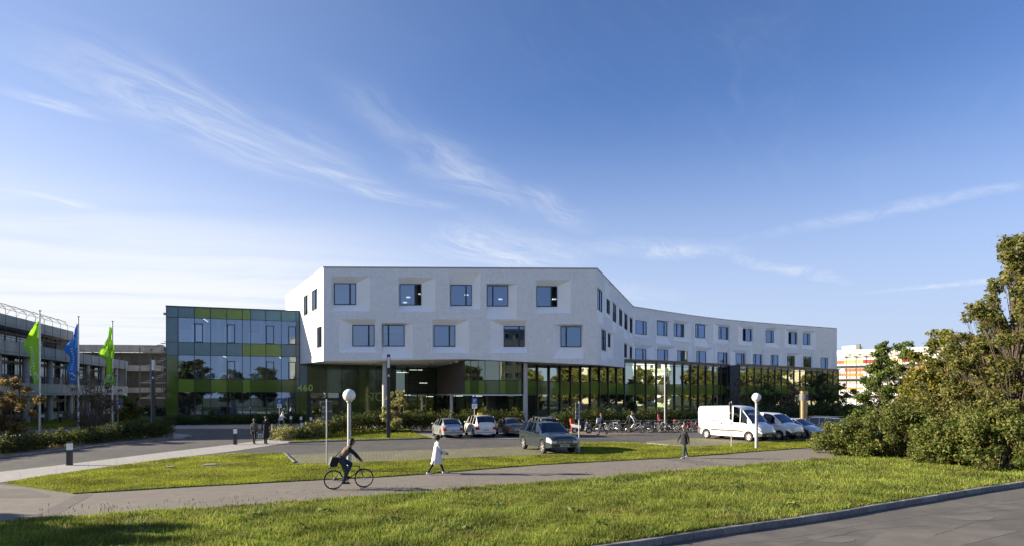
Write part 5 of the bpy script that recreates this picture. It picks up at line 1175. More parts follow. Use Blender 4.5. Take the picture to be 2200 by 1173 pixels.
# parking signs
def parking(label, px, Y, zt):
    X = (px - CX) * Y / F; t = thing('parking_sign', label, 'sign', (X, Y, 0), R(3), 'parking signs'); MB().lathe([(.03, 0), (.03, zt)], 10).build('pole', M_galv, t, 40)
    b = MB().box(-.22, .22, -.045, -.033, zt - .5, zt).build('board', M_sblue, t); letters('P', .42, (-.10, -.048, zt - .42), 0, M_swhite, b, 'letter', .002)
    b2 = MB().box(-.22, .22, -.045, -.033, zt - .92, zt - .52).build('sub_board', M_swhite, t)
    for k in range(3): MB().box(-.15, .13 - .05 * k, -.049, -.0455, zt - .64 - k * .09, zt - .61 - k * .09).build('printed_line', M_sgrey, b2)
parking('blue parking sign behind the white taxi', 1019.5, 50.5, 3.0); parking('blue parking sign before the ground floor of the glass block', 600.3, 60.6, 2.8); parking('blue parking sign near the willow bush', 253.5, 63, 2.62)
# red pay post, ventilation column, drain covers
X, Y = G(1229, 928.5); t = thing('pay_post', 'orange-red pay post beside the moped', 'post', (X, Y, 0), R(10))
MB().box(-.08, .08, -.08, .08, 0, .75).build('post', M_pbox, t); MB().hexa([(-.09, -.1, .72), (.09, -.1, .72), (.09, .1, .72), (-.09, .1, .72)], [(-.17, -.16, .92), (.17, -.16, .92), (.17, .16, .92), (-.17, .16, .92)]).build('neck', M_pbox, t); MB().box(-.17, .17, -.16, .16, .92, 1.18).build('head', M_pbox, t); MB().box(-.1, .1, -.166, -.161, .98, 1.1).build('display', M_sgrey, t)
Y = 55.0; X = (1726.5 - CX) * Y / F; t = thing('ventilation_column', 'bronze steel ventilation column with a louvred head', 'column', (X, Y, 0))
MB().lathe([(.31, 0), (.31, 2.75)], 28).build('shaft', M_brass, t, 40); MB().lathe([(.27, 2.7), (.27, 3.35)], 24).build('core', M_anth, t, 40)
for k in range(6): MB().lathe([(.30, 2.76 + k * .1), (.40, 2.74 + k * .1), (.40, 2.765 + k * .1), (.30, 2.785 + k * .1)], 24).build('louvre_ring', M_galv, t, 40)
MB().lathe([(.001, 3.55), (.33, 3.55), (.33, 3.33), (.30, 3.33)], 28).build('cap', M_brass, t, 40)
def cover(label, px, py, w):
    X, Y = G(px, py); t = thing('drain_cover', label, 'drain cover', (X, Y, .03), R(20)); MB().box(-w, w, -w * .7, w * .7, 0, .055).build('frame', M_kerb, t); MB().box(-w * .75, w * .75, -w * .5, w * .5, .055, .075).build('lid', M_conc, t)
cover('square concrete drain cover on the bare patch of lawn', 451, 1001, .33); cover('small concrete drain cover sunk in the lawn', 365.5, 1006, .19)

# ================================================================ vehicles
M_tyre = mat('tyre_rubber', (.018, .018, .018), .85); M_cglass = glass('car_glass', (.14, .16, .17), .10, gcol=(.62, .72, .88)); M_black = mat('black_plastic', (.016, .016, .017), .55); M_rim = mat('alloy_rim', (.50, .50, .51), .35, .7)
M_hl = mat('headlight_glass', (.55, .57, .60), .08, .2, coat=1); M_tl = mat('tail_light', (.38, .012, .012), .15, coat=1); M_plate = mat('number_plate', (.62, .63, .62), .5); M_chrome = mat('chrome_trim', (.6, .6, .62), .18, .9); M_inside = mat('car_interior', (.03, .03, .032), .9); M_amber = mat('amber_lens', (.6, .18, .02), .2, coat=1)
def paint(name, c, metal=.3): return mat(name, c, .26, metal, coat=1.0, var=.03, vscale=.6)
def itp(L_, x):
    if x <= L_[0][0]: return L_[0][1]
    for (a, va), (b, vb) in zip(L_, L_[1:]):
        if x <= b: return va + (vb - va) * (x - a) / (b - a)
    return L_[-1][1]
def vehicle(label, cat, name, loc, heading, L, Wd, sill, wr, xf_, xr_, top, belt, gh, win, pm, roofw=.70, rim5=True, dark_low=None, taxi=False, rails=False, bumper=None, plate_txt=None):
    """loft of cross-sections from tail (-) to nose (+). top, belt: (x, z) lines; gh: windscreen base, roof front, roof rear, rear glass base;
    win: list of side glass spans; bumper: material of the bumpers"""
    t = thing(name, label, cat, (*loc, .008), math.atan2(heading[1], heading[0])); wb, rf, rr, rb = gh; Ra = wr + .065
    xs = [x for x, _ in top] + [x for x, _ in belt] + list(gh) + [x for w in win for x in w] + [-L / 2, L / 2, L / 2 - .04, L / 2 - .16, L / 2 - .42, -L / 2 + .04, -L / 2 + .14, -L / 2 + .32]
    for xc in (xf_, xr_): xs += [xc + Ra * math.cos(k * math.pi / 10) for k in range(11)] + [xc - Ra - .02, xc + Ra + .02]
    xs += [-L / 2 + L * k / 14 for k in range(15)]; xs = sorted(set(round(x, 3) for x in xs)); xs2 = [xs[0]]
    for x in xs[1:]:
        if x - xs2[-1] > .012: xs2.append(x)
    xs = xs2; hw = Wd / 2
    def sect(x):
        e = max(0, (abs(x) - (L / 2 - .75)) / .75); w = hw * (1 - .16 * e ** 2.2); zt = itp(top, x); zb = itp(belt, x); zs = sill + .10 * e
        for xc in (xf_, xr_):
            if abs(x - xc) < Ra: zs = max(zs, wr + math.sqrt(max(0, Ra * Ra - (x - xc) ** 2)))
        zb = min(zb, zt - .035); g = 0.0                 # how far up the greenhouse stands here
        if rb < x < wb: g = min(1, max(0, (zt - zb) / (max(z for _, z in top) - zb + 1e-6)))
        zm = max(zs + .03, zs * .45 + zb * .55); zb2 = max(zb, zs + .05)
        ye = (w - .10) + (hw * roofw - (w - .10)) * g; ze = zb2 + (zt - .055 - zb2) * (1 if g > 0 else .75)
        return [(0, sill + .02), (w - .24, zs), (w - .03, zs), (w, zm), (w - .015, zb2 - .03), (w - .06, zb2), (ye, max(ze, zb2 + .012)), (ye * .62, zt - .012), (0, zt)]
    rows = [sect(x) for x in xs]; nR = 9; V = []
    for x, r in zip(xs, rows):
        for y, z in r: V.append((x, y, z))
        for y, z in r[1:-1]: V.append((x, -y, z))
    per = nR + nR - 2
    def vi(i, k, s): return i * per + (k if (s > 0 or k in (0, nR - 1)) else nR + k - 1)
    parts = {}
    def put(key, f): parts.setdefault(key, []).append(f)
    for i in range(len(xs) - 1):
        xm = (xs[i] + xs[i + 1]) / 2
        for k in range(nR - 1):
            for s in (1, -1):
                f = (vi(i, k, s), vi(i + 1, k, s), vi(i + 1, k + 1, s), vi(i, k + 1, s))
                f = tuple(dict.fromkeys(f)); f = f if s < 0 else f[::-1]; key = ('body', 0)
                if k == 0: key = ('underbody', 0)
                if k == 5:
                    for n_, (a, b) in enumerate(win):
                        if a < xm < b: key = ('side_window', (n_, s))
                if k in (6, 7):
                    if rf < xm < wb: key = ('windscreen', 0)
                    elif rb < xm < rr: key = ('rear_window', 0)
                if k in (3, 4) and xm > L / 2 - .42: key = ('headlight', s)
                if k in (2, 3, 4) and xm < -L / 2 + .14 and k >= 3: key = ('tail_light', s)
                if bumper and k in (1, 2) and (xm > L / 2 - .42 or xm < -L / 2 + .32): key = ('bumper', xm > 0)
                if dark_low and k == 2 and rows[i][3][1] < .62 and key[0] == 'body': key = ('sill_trim', s)
                put(key, f)
    for i, fr in ((len(xs) - 1, True), (0, False)):        # nose and tail faces, band by band
        for k in range(0, nR - 1):
            f = tuple(dict.fromkeys((vi(i, k, 1), vi(i, k, -1), vi(i, k + 1, -1), vi(i, k + 1, 1)))); f = f if not fr else f[::-1]
            key = ('body', 0)
            if k <= 1: key = ('bumper', fr) if bumper else ('body', 0)
            if k == 2: key = ('bumper', fr) if bumper else ('body', 0)
            if k == 3 and fr: key = ('grille', 0)
            put(key, f)
    mats_ = {'body': pm, 'underbody': M_black, 'side_window': M_cglass, 'windscreen': M_cglass, 'rear_window': M_cglass, 'headlight': M_hl, 'tail_light': M_tl, 'bumper': bumper or M_black, 'grille': M_black, 'sill_trim': dark_low or M_black}
    for key, fs in parts.items():
        used = sorted(set(v for f in fs for v in f)); mp = {v: n for n, v in enumerate(used)}; mb = MB(); mb.v = [V[v] for v in used]; mb.f = [tuple(mp[v] for v in f) for f in fs]
        mb.build(key[0], mats_[key[0]], t, 38)
    # pillars between the windows and along the windscreen, cabin block, mirrors, handles, plates
    for s in (1, -1):
        pl = MB()
        for n_ in range(len(win) - 1):
            a, b = win[n_][1], win[n_ + 1][0]
            if b - a < .3:
                q = [sect((a + b) / 2)]; y0, z0 = q[0][5]; y1, z1 = q[0][6]; pl.hexa([(a, s * (y0 - .03), z0), (b, s * (y0 - .03), z0), (b, s * (y0 + .006), z0), (a, s * (y0 + .006), z0)], [(a, s * (y1 - .03), z1), (b, s * (y1 - .03), z1), (b, s * (y1 + .006), z1), (a, s * (y1 + .006), z1)])
        a, b = sect(wb - .05), sect(rf); pl.tube((wb - .05, s * (a[6][0] - .005), a[6][1] + .005), (rf, s * (b[6][0] - .005), b[6][1] - .005), .035, .035, 6)
        a, b = sect(rb + .05), sect(rr); pl.tube((rb + .05, s * (a[6][0] - .005), a[6][1]), (rr, s * (b[6][0] - .005), b[6][1] - .005), .035, .035, 6)
        pl.build('pillar', pm, t)
        q = sect(wb - .45); mz = q[5][1] + .07; mr_ = MB(); mr_.ball((wb - .5, s * (q[5][0] + .14), mz + .02), .1, 10, 6, (.55, 1.0, .75)); mr_.tube((wb - .48, s * (q[5][0] - .02), mz - .04), (wb - .5, s * (q[5][0] + .1), mz - .01), .025, .025, 6); mr_.build('mirror', M_black if bumper else pm, t, 60)
        for n_, (a, b) in enumerate(win[:2]):
            xh = a + .12 if len(win) > 1 else a + .05; q = sect(xh); MB().box(xh - .09, xh + .09, s * q[4][0] - .012, s * q[4][0] + .022 * (1 if s > 0 else 1), q[4][1] - .09, q[4][1] - .06).build('door_handle', M_black if bumper else pm, t)
        for x in [w[0] - .03 for w in win] + [win[-1][1] - .02]:
            q = sect(x); sm_ = MB(); ys = [q[k][0] * s + .003 * s for k in (2, 3, 4)]; zs_ = [q[k][1] for k in (2, 3, 4)]
            if zs_[0] > sill + .15: continue
            for k in (0, 1): sm_.quad((x - .006, ys[k], zs_[k]), (x + .006, ys[k], zs_[k]), (x + .006, ys[k + 1], zs_[k + 1]), (x - .006, ys[k + 1], zs_[k + 1]))
            sm_.build('door_seam', M_black, t)
    zroof = max(z for _, z in top); MB().box(rb + .35, wb - .55, -hw + .22, hw - .22, sill + .15, itp(belt, (rb + wb) / 2) - .08).build('cabin', M_inside, t)
    for y in (-.36, .36):
        st = MB().box(wb - 1.25, wb - 1.1, y - .2, y + .2, .5, itp(belt, wb - 1.2) + .25); st.build('seat', M_inside, t)
    zf = sect(L / 2)[3][1]; zr = sect(-L / 2)[3][1]
    pf = MB().box(L / 2, L / 2 + .012, -.26, .26, zf - .16, zf - .05).build('number_plate', M_plate, t); pr_ = MB().box(-L / 2 - .012, -L / 2, -.26, .26, zr - .02, zr + .09).build('number_plate', M_plate, t)
    for pp, x0 in ((pf, L / 2 + .0125), (pr_, -L / 2 - .0145)): MB().box(x0, x0 + .002, -.2, .2, (zf - .13 if pp is pf else zr + .01), (zf - .08 if pp is pf else zr + .06)).build('printed_line', M_sgrey, pp)
    qf, qr = sect(L / 2), sect(-L / 2)
    for s in (1, -1):                                      # front faces of the head and tail lamps, lower intake, emblem
        a, b = qf[3][0] * .60, qf[3][0] * .97; MB().box(L / 2 - .01, L / 2 + .014, min(s * a, s * b), max(s * a, s * b), qf[3][1] + .015, qf[4][1] + .02).build('headlight', M_hl, t)
        a, b = qr[3][0] * .70, qr[3][0] * .99; MB().box(-L / 2 - .014, -L / 2 + .01, min(s * a, s * b), max(s * a, s * b), qr[3][1] + .06, qr[4][1] + .10).build('tail_light', M_tl, t)
        MB().box(L / 2 - .01, L / 2 + .008, min(s * .32, s * .62) * hw / .9, max(s * .32, s * .62) * hw / .9, qf[2][1] + .06, qf[2][1] + .13).build('air_intake', M_black, t)
    em = MB(); em.lathe([(.045, -.006), (.06, -.006), (.06, .006), (.045, .006), (.045, -.006)], 16, (L / 2 + .012, 0, (qf[3][1] + qf[4][1]) / 2), 'x'); em.build('emblem', M_chrome, t)
    em = MB(); em.lathe([(.03, -.006), (.042, -.006), (.042, .006), (.03, .006), (.03, -.006)], 14, (-L / 2 - .01, 0, qr[4][1] + .05), 'x'); em.build('emblem', M_chrome, t)
    MB().box(-L / 2 - .012, -L / 2 + .01, -qr[3][0] * .92, qr[3][0] * .92, qr[2][1] + .10, qr[2][1] + .135).build('bumper_strip', M_black, t)
    for k in range(3): z = zf + .03 + k * .04; MB().box(L / 2 - .004, L / 2 + .012, -hw * .45, hw * .45, z, z + .014).build('grille_bar', M_chrome, t)
    if rails:
        for s in (1, -1): MB().tube((rr + .1, s * hw * roofw * .93, zroof + .03), (rf - .2, s * hw * roofw * .93, zroof + .03), .018, .018, 6).build('roof_rail', M_black, t)
    # wheels
    tw = .10; ty = MB().lathe([(wr * .62, -tw), (wr * .93, -tw), (wr, -tw * .65), (wr, tw * .65), (wr * .93, tw), (wr * .62, tw)], 26, axis='y').mesh('wheel', M_tyre, 40)
    rm = MB(); rm.lathe([(wr * .66, .03), (wr * .66, .095), (wr * .60, .09), (wr * .56, .03)], 24, axis='y'); rm.lathe([(.001, .085), (wr * .17, .085), (wr * .19, .05)], 12, axis='y')
    for k in range(5 if rim5 else 9):
        a = 2 * math.pi * k / (5 if rim5 else 9); ca, sa = math.cos(a), math.sin(a); w_ = .032 if rim5 else .018; px_2, pz_2 = -sa * w_, ca * w_; r0, r1 = wr * .12, wr * .60
        rm.hexa([(ca * r0 - px_2, .05, sa * r0 - pz_2), (ca * r1 - px_2 * 1.5, .05, sa * r1 - pz_2 * 1.5), (ca * r1 + px_2 * 1.5, .05, sa * r1 + pz_2 * 1.5), (ca * r0 + px_2, .05, sa * r0 + pz_2)], [(ca * r0 - px_2, .082, sa * r0 - pz_2), (ca * r1 - px_2 * 1.5, .078, sa * r1 - pz_2 * 1.5), (ca * r1 + px_2 * 1.5, .078, sa * r1 + pz_2 * 1.5), (ca * r0 + px_2, .082, sa * r0 + pz_2)])
    rmesh = rm.mesh('rim', M_rim, 40); bd = MB().lathe([(.001, .02), (wr * .62, .02)], 20, axis='y').mesh('brake_disc', M_black)
    for xc in (xf_, xr_):
        for s in (1, -1):
            w_ = obj('wheel', ty, t, loc=(xc, s * (hw - tw - .015), wr)); q = obj('rim', rmesh, w_); b_ = obj('brake_disc', bd, w_)
            if s < 0: q.rotation_euler = (0, 0, math.pi); b_.rotation_euler = (0, 0, math.pi)
    if name == 'panel_van':
        for s in (1, -1):
            y0 = s * (hw - .004); y1 = s * (hw + .016); ya, yb = min(y0, y1), max(y0, y1)
            for x0, x1 in ((-2.45, xr_ - Ra - .05), (xr_ + Ra + .05, xf_ - Ra - .05)): MB().box(x0, x1, ya, yb, .66, .76).build('side_moulding', M_black, t)
            MB().box(-1.9, -.55, ya, yb, 1.36, 1.40).build('door_rail', M_anth, t); MB().box(.28, .46, ya, yb, 1.16, 1.22).build('door_handle', M_black, t); MB().box(-.5, -.42, ya, yb, 1.1, 1.25).build('door_handle', M_black, t)
            for x in (-1.72, -.36, .24): 
                pts = [sect(x)[k] for k in (2, 3, 4, 5, 6)]; sm_ = MB()
                for (ya_, za_), (yb_, zb_) in zip(pts, pts[1:]): sm_.quad((x - .008, s * (ya_ + .004), za_), (x + .008, s * (ya_ + .004), za_), (x + .008, s * (yb_ + .004), zb_), (x - .008, s * (yb_ + .004), zb_))
                sm_.build('door_seam', M_anth, t)
    if taxi: MB().hexa([(-.12, -.2, zroof), (.06, -.2, zroof), (.06, .2, zroof), (-.12, .2, zroof)], [(-.08, -.18, zroof + .13), (.02, -.18, zroof + .13), (.02, .18, zroof + .13), (-.08, .18, zroof + .13)]).build('roof_sign', mat('taxi_yellow', (.75, .52, .05), .4), t)
    return t
def hd(a): return (math.cos(R(a)), math.sin(R(a)))
P_silver = paint('silver_paint', (.50, .52, .54), .55); P_white = paint('white_paint', (.78, .76, .70), 0); P_taupe = paint('taupe_paint', (.13, .12, .11), .5); P_suv = paint('blue_grey_paint', (.045, .062, .075), .65); P_vanw = paint('van_white', (.80, .80, .80), 0); P_dark = paint('black_blue_paint', (.022, .026, .034), .4)
PA = 109.0                                                # heading of the cars nosed in against the hedge
def from_wheel(wx, wy, ang, xw, yw):                      # centre of a vehicle from one wheel's ground contact (local xw, yw)
    c, s = hd(ang); return (wx - (xw * c - yw * s), wy - (xw * s + yw * c))
hatch_top = [(-2.08, .78), (-2.02, .95), (-1.86, 1.12), (-1.25, 1.40), (-.6, 1.46), (.1, 1.45), (.45, 1.40), (1.25, .96), (1.75, .82), (2.0, .68), (2.08, .58)]
vehicle('silver hatchback parked nose-in at the end of the hedge row', 'car', 'hatchback_car', from_wheel(-5.30, 45.5, PA, -1.3, .72), hd(PA), 4.16, 1.72, .2, .305, 1.31, -1.3, hatch_top, [(-2.08, .7), (-1.9, .93), (1.2, .90), (1.8, .72), (2.08, .5)], (1.25, .45, -1.25, -1.92), [(-1.45, -.62), (-.55, .12), (.2, .98)], P_silver, .70, True)
mpv_top = [(-2.2, .85), (-2.16, 1.1), (-2.0, 1.5), (-1.75, 1.62), (-.6, 1.68), (.3, 1.65), (.65, 1.58), (1.4, 1.05), (1.9, .92), (2.12, .76), (2.2, .6)]
vehicle('white taxi minivan with a yellow roof sign', 'car', 'taxi_minivan', from_wheel(-2.90, 46.3, PA - 3, -1.37, .76), hd(PA - 3), 4.4, 1.8, .2, .315, 1.31, -1.37, mpv_top, [(-2.2, .75), (-2.05, 1.02), (1.3, .97), (1.9, .82), (2.2, .55)], (1.4, .65, -1.75, -2.13), [(-1.9, -1.2), (-1.1, -.25), (-.17, .7), (.76, 1.12)], P_white, .74, True, taxi=True)
sed_top = [(-2.3, .72), (-2.22, .92), (-1.75, 1.0), (-1.05, 1.33), (-.5, 1.43), (.15, 1.43), (.55, 1.36), (1.35, .95), (1.95, .82), (2.2, .68), (2.3, .56)]
vehicle('taupe saloon between the white taxi and the silver estate', 'car', 'saloon_car', from_wheel(-.50, 47.3, PA - 4, -1.38, .74), hd(PA - 4), 4.6, 1.77, .2, .315, 1.36, -1.38, sed_top, [(-2.3, .65), (-2.15, .88), (-1.6, .92), (1.3, .89), (1.95, .74), (2.3, .5)], (1.35, .55, -1.05, -1.7), [(-1.35, -.62), (-.55, .1), (.18, 1.05)], P_taupe, .68)
wag_top = [(-2.3, .75), (-2.25, .98), (-2.05, 1.3), (-1.85, 1.42), (-.5, 1.49), (.2, 1.47), (.6, 1.40), (1.35, .97), (1.95, .83), (2.2, .68), (2.3, .56)]
wagb = [(-2.3, .7), (-2.15, .93), (1.3, .90), (1.95, .74), (2.3, .5)]; wagw = [(-2.0, -1.3), (-1.22, -.5), (-.42, .25), (.33, 1.08)]
vehicle('silver estate car mostly hidden behind the blue-grey off-roader', 'car', 'estate_car', (2.35, 48.2), hd(PA - 4), 4.6, 1.78, .2, .315, 1.36, -1.38, wag_top, wagb, (1.35, .6, -1.85, -2.22), wagw, P_silver, .70, rails=True)
suv_top = [(-2.37, .95), (-2.33, 1.15), (-2.2, 1.42), (-1.95, 1.62), (-1.0, 1.72), (.0, 1.71), (.35, 1.66), (1.15, 1.17), (1.8, 1.08), (2.2, 1.0), (2.33, .93), (2.37, .84)]
suv_belt = [(-2.37, .85), (-2.2, 1.12), (-1.5, 1.13), (1.1, 1.07), (1.8, .98), (2.2, .90), (2.37, .76)]
vehicle('blue-grey off-road car parked across the paved bay', 'car', 'off_road_car', from_wheel(1.78, 33.85, -69, 1.42, -.84), hd(-69), 4.74, 1.94, .30, .375, 1.42, -1.42, suv_top, suv_belt, (1.15, .35, -1.95, -2.3), [(-1.95, -1.2), (-1.1, -.28), (-.2, .92)], P_suv, .70, True, dark_low=None, rails=False)
VA = -56.0
van_top = [(-2.7, .7), (-2.68, 1.6), (-2.62, 2.3), (-2.5, 2.42), (.2, 2.5), (.85, 2.42), (1.2, 2.22), (1.95, 1.35), (2.35, 1.16), (2.6, 1.0), (2.7, .72)]
van_belt = [(-2.7, .68), (-2.6, 1.3), (1.2, 1.28), (1.9, 1.2), (2.4, .98), (2.7, .66)]
vehicle('long white high-roof panel van', 'van', 'panel_van', from_wheel(16.5, 42.1, VA, 1.75, -.9), hd(VA), 5.4, 1.99, .30, .335, 1.75, -1.82, van_top, van_belt, (1.97, 1.22, -2.66, -2.69), [(.45, 1.02), (1.06, 1.6)], P_vanw, .84, False, dark_low=M_black, bumper=mat('grey_bumper', (.085, .088, .092), .6))
tr_top = [(-2.44, .7), (-2.42, 1.4), (-2.32, 1.82), (-2.1, 1.92), (0, 1.95), (.6, 1.91), (.95, 1.82), (1.68, 1.24), (2.2, 1.1), (2.38, .96), (2.44, .7)]
vehicle('white delivery van with a black bumper, parked beside the panel van', 'van', 'delivery_van', from_wheel(19.3, 43.7, VA, 1.5, -.86), hd(VA), 4.88, 1.9, .28, .325, 1.5, -1.5, tr_top, [(-2.44, .66), (-2.3, 1.2), (1.6, 1.12), (2.2, .95), (2.44, .62)], (1.68, .95, -2.36, -2.42), [(.2, 1.12)], P_vanw, .82, False, bumper=M_black)
vehicle('silver hatchback nosed out beside the delivery van', 'car', 'hatchback_car', (21.75, 46.6), hd(VA - 2), 4.16, 1.72, .2, .305, 1.31, -1.3, hatch_top, [(-2.08, .7), (-1.9, .93), (1.2, .90), (1.8, .72), (2.08, .5)], (1.25, .45, -1.25, -1.92), [(-1.45, -.62), (-.55, .12), (.2, .98)], paint('light_silver_paint', (.62, .63, .65), .5), .70)
vehicle('black estate car showing its tail beside the bushes', 'car', 'estate_car', (24.3, 48.3), hd(VA + 190), 4.6, 1.78, .2, .315, 1.36, -1.38, wag_top, wagb, (1.35, .6, -1.85, -2.22), wagw, P_dark, .70, rails=True)

# ================================================================ bicycles
M_bk = mat('black_bike_paint', (.014, .014, .016), .4, .2, coat=.3); M_chr = mat('bright_spokes', (.45, .46, .47), .3, .7); M_saddle = mat('saddle_black', (.02, .018, .017), .7)
BIKE_COL = [mat('bike_black', (.016, .016, .018), .35, .2), mat('bike_silver', (.42, .43, .44), .3, .5), mat('bike_red', (.30, .02, .03), .35), mat('bike_blue', (.03, .06, .16), .35), mat('bike_green', (.02, .08, .05), .35)]
WRB, WBB = .34, 1.06
def make_bike(label, loc, heading, fm, group=None, basket=False, name='bicycle', rack=True, lean=0.0, seatc=None):
    t = thing(name, label, 'bicycle', (*loc, .008), math.atan2(heading[1], heading[0]), group); t.rotation_euler[0] = lean
    xr, xf2 = -WBB / 2, WBB / 2
    for x in (xr, xf2):
        w = MB().torus((x, 0, WRB), WRB - .02, .022, 30, 6).build('wheel', M_tyre, t, 60); sp = MB(); sp.torus((x, 0, WRB), WRB - .045, .009, 30, 4)
        for k in range(14): a = 2 * math.pi * k / 14; sp.tube((x, .02 * (-1) ** k, WRB), (x + (WRB - .05) * math.cos(a), 0, WRB + (WRB - .05) * math.sin(a)), .0022, .0022, 3, cap=False)
        sp.tube((x, -.05, WRB), (x, .05, WRB), .02, .02, 8); sp.build('spokes', M_chr, w)
    bb = (-.08, 0, .29); hd_ = (xf2 - .17, 0, .78); hd2 = (xf2 - .135, 0, .66); st = (-.24, 0, .80); fr = MB()
    for a, b, r in ((bb, hd2, .020), (st, hd_, .016), (bb, st, .017), (hd2, hd_, .021)): fr.tube(a, b, r, r, 8)
    for s in (-.045, .045):
        fr.tube((xr, s, WRB), (bb[0], s * .5, bb[2]), .010, .010, 6); fr.tube((xr, s, WRB), (st[0] + .02, s * .4, st[2] - .08), .009, .009, 6); fr.tube((xf2, s, WRB), (hd2[0] + .01, s * .8, hd2[2]), .013, .013, 6)
    fr.tube((hd2[0] + .01, -.04, hd2[2]), (hd2[0] + .01, .04, hd2[2]), .016, .016, 6); fr.build('frame', fm, t, 50)
    hb = MB(); hb.tube(hd_, (hd_[0] - .02, 0, .95), .013, .013, 6); hb.path([(hd_[0] - .14, -.29, 1.02), (hd_[0] - .02, -.2, 1.03), (hd_[0] + .04, 0, .97), (hd_[0] - .02, .2, 1.03), (hd_[0] - .14, .29, 1.02)], .012, 6); hb.build('handlebar', M_chr, t, 50)
    sd = MB(); sd.tube(st, (-.27, 0, .94), .013, .013, 6); sd.ball((-.29, 0, .965), .13, 10, 6, (1.05, .65, .32)); sd.ball((-.17, 0, .965), .08, 8, 6, (1.2, .4, .3)); sd.build('saddle', seatc or M_saddle, t, 60)
    cr = MB(); cr.torus((bb[0], .05, bb[2]), .085, .01, 18, 5); cr.tube((bb[0], .06, bb[2]), (bb[0] + .10, .07, bb[2] - .13), .011, .011, 5); cr.tube((bb[0], -.06, bb[2]), (bb[0] - .10, -.07, bb[2] + .13), .011, .011, 5); cr.box(bb[0] + .06, bb[0] + .15, .075, .17, bb[2] - .145, bb[2] - .12); cr.box(bb[0] - .15, bb[0] - .06, -.17, -.075, bb[2] + .12, bb[2] + .145); cr.tube((bb[0], .05, bb[2] + .085), (xr, .05, WRB + .035), .006, .006, 4); cr.tube((bb[0], .05, bb[2] - .085), (xr, .05, WRB - .035), .006, .006, 4); cr.build('crank', M_bk, t, 50)
    mg = MB()
    for x, a0, a1 in ((xr, 25, 190), (xf2, 35, 150)):
        P_ = [(x + (WRB + .025) * math.cos(R(a)), WRB + (WRB + .025) * math.sin(R(a))) for a in range(a0, a1, 15)]
        for (x0, z0), (x1, z1) in zip(P_, P_[1:]): mg.quad((x0, -.03, z0), (x0, .03, z0), (x1, .03, z1), (x1, -.03, z1))
    mg.build('mudguard', M_bk if fm is not BIKE_COL[1] else M_chr, t, 60)
    if rack:
        rk = MB()
        for s in (-.06, .06): rk.tube((xr - .2, s, .74), (-.26, s * .6, .76), .007, .007, 5); rk.tube((xr, s, WRB), (xr - .08, s, .74), .006, .006, 5)
        for k in range(4): rk.tube((xr - .18 + k * .11, -.06, .742), (xr - .18 + k * .11, .06, .742), .006, .006, 5)
        rk.build('carrier', M_bk, t)
    if basket:
        bk = MB(); x0 = hd_[0] + .06
        for k in range(6):
            z = .74 + k * .045; bk.path([(x0, -.17, z), (x0 + .26, -.15, z), (x0 + .26, .15, z), (x0, .17, z), (x0, -.17, z)], .006, 4)
        for k in range(7): bk.tube((x0 + .26, -.15 + k * .05, .74), (x0 + .26, -.15 + k * .05, .97), .005, .005, 4); 
        bk.build('basket', M_bk, t)
    return t
stand = 'bicycles parked in the stand before the tall hedge'
rgb = random.Random(4)
kinds = [make_bike('black bicycle parked nearest the moped in the bicycle stand', (7.0, 52.3), hd(-42), BIKE_COL[0], stand), make_bike('silver bicycle in the stand, next to the black one by the moped', (7.8, 51.9), hd(-55), BIKE_COL[1], stand), make_bike('black bicycle with a front basket in the stand', (14.2, 52.6), hd(-60), BIKE_COL[0], stand, True), make_bike('bicycle with a red frame beyond the lamp pillar in the stand', (15.5, 53.1), hd(-70), BIKE_COL[2], stand), make_bike('dark blue bicycle in the stand beside the man carrying papers', (8.6, 51.7), hd(-38), BIKE_COL[3], stand)]
spots = [(6.2, 53.1, -20, 4), (8.95, 52.5, -62, 1), (9.45, 51.8, -48, 0), (9.0, 53.2, -50, 0), (10.9, 52.4, -66, 1), (11.4, 51.9, -44, 0), (11.9, 52.8, -58, 4), (12.35, 52.0, -70, 1), (12.9, 52.5, -50, 0), (13.3, 53.2, -64, 1), (13.6, 52.2, -40, 0), (14.9, 53.5, -52, 1), (16.1, 53.8, -60, 0), (16.7, 54.2, -48, 1), (17.4, 54.4, -66, 0)]
cn = {0: 'black bicycle', 1: 'silver bicycle', 4: 'dark blue bicycle'}
for x, y, a, k in spots: dup(kinds[k], None, (x, y, .008), R(a), cn[k] + ' leaning among the row in the bicycle stand', stand)
M_red = mat('red_child_seat', (.38, .02, .06), .6)
for px, Y, lab in ((1419, 53.0, 'crimson child seat on a parked bicycle left of the lamp pillar'), (1450, 53.4, 'crimson saddle bag on a bicycle right of the lamp pillar')):
    X = (px - CX) * Y / F; t = thing('child_seat' if px < 1430 else 'saddle_bag', lab, 'child seat' if px < 1430 else 'bag', (X, Y, .98 if px < 1430 else .85), R(-60))
    if px < 1430: MB().hexa([(-.13, -.15, 0), (.15, -.15, 0), (.15, .15, 0), (-.13, .15, 0)], [(-.15, -.16, .08), (.16, -.16, .06), (.16, .16, .06), (-.15, .16, .08)]).build('seat', M_red, t); MB().hexa([(-.17, -.15, .08), (-.11, -.15, .08), (-.11, .15, .08), (-.17, .15, .08)], [(-.26, -.11, .52), (-.21, -.11, .52), (-.21, .11, .52), (-.26, .11, .52)]).build('backrest', M_red, t)
    else: MB().ball((0, 0, .1), .16, 12, 8, (1, .7, .75)).build('body', M_red, t, 60); MB().box(-.02, .02, -.12, .12, .18, .24).build('strap', M_bk, t)
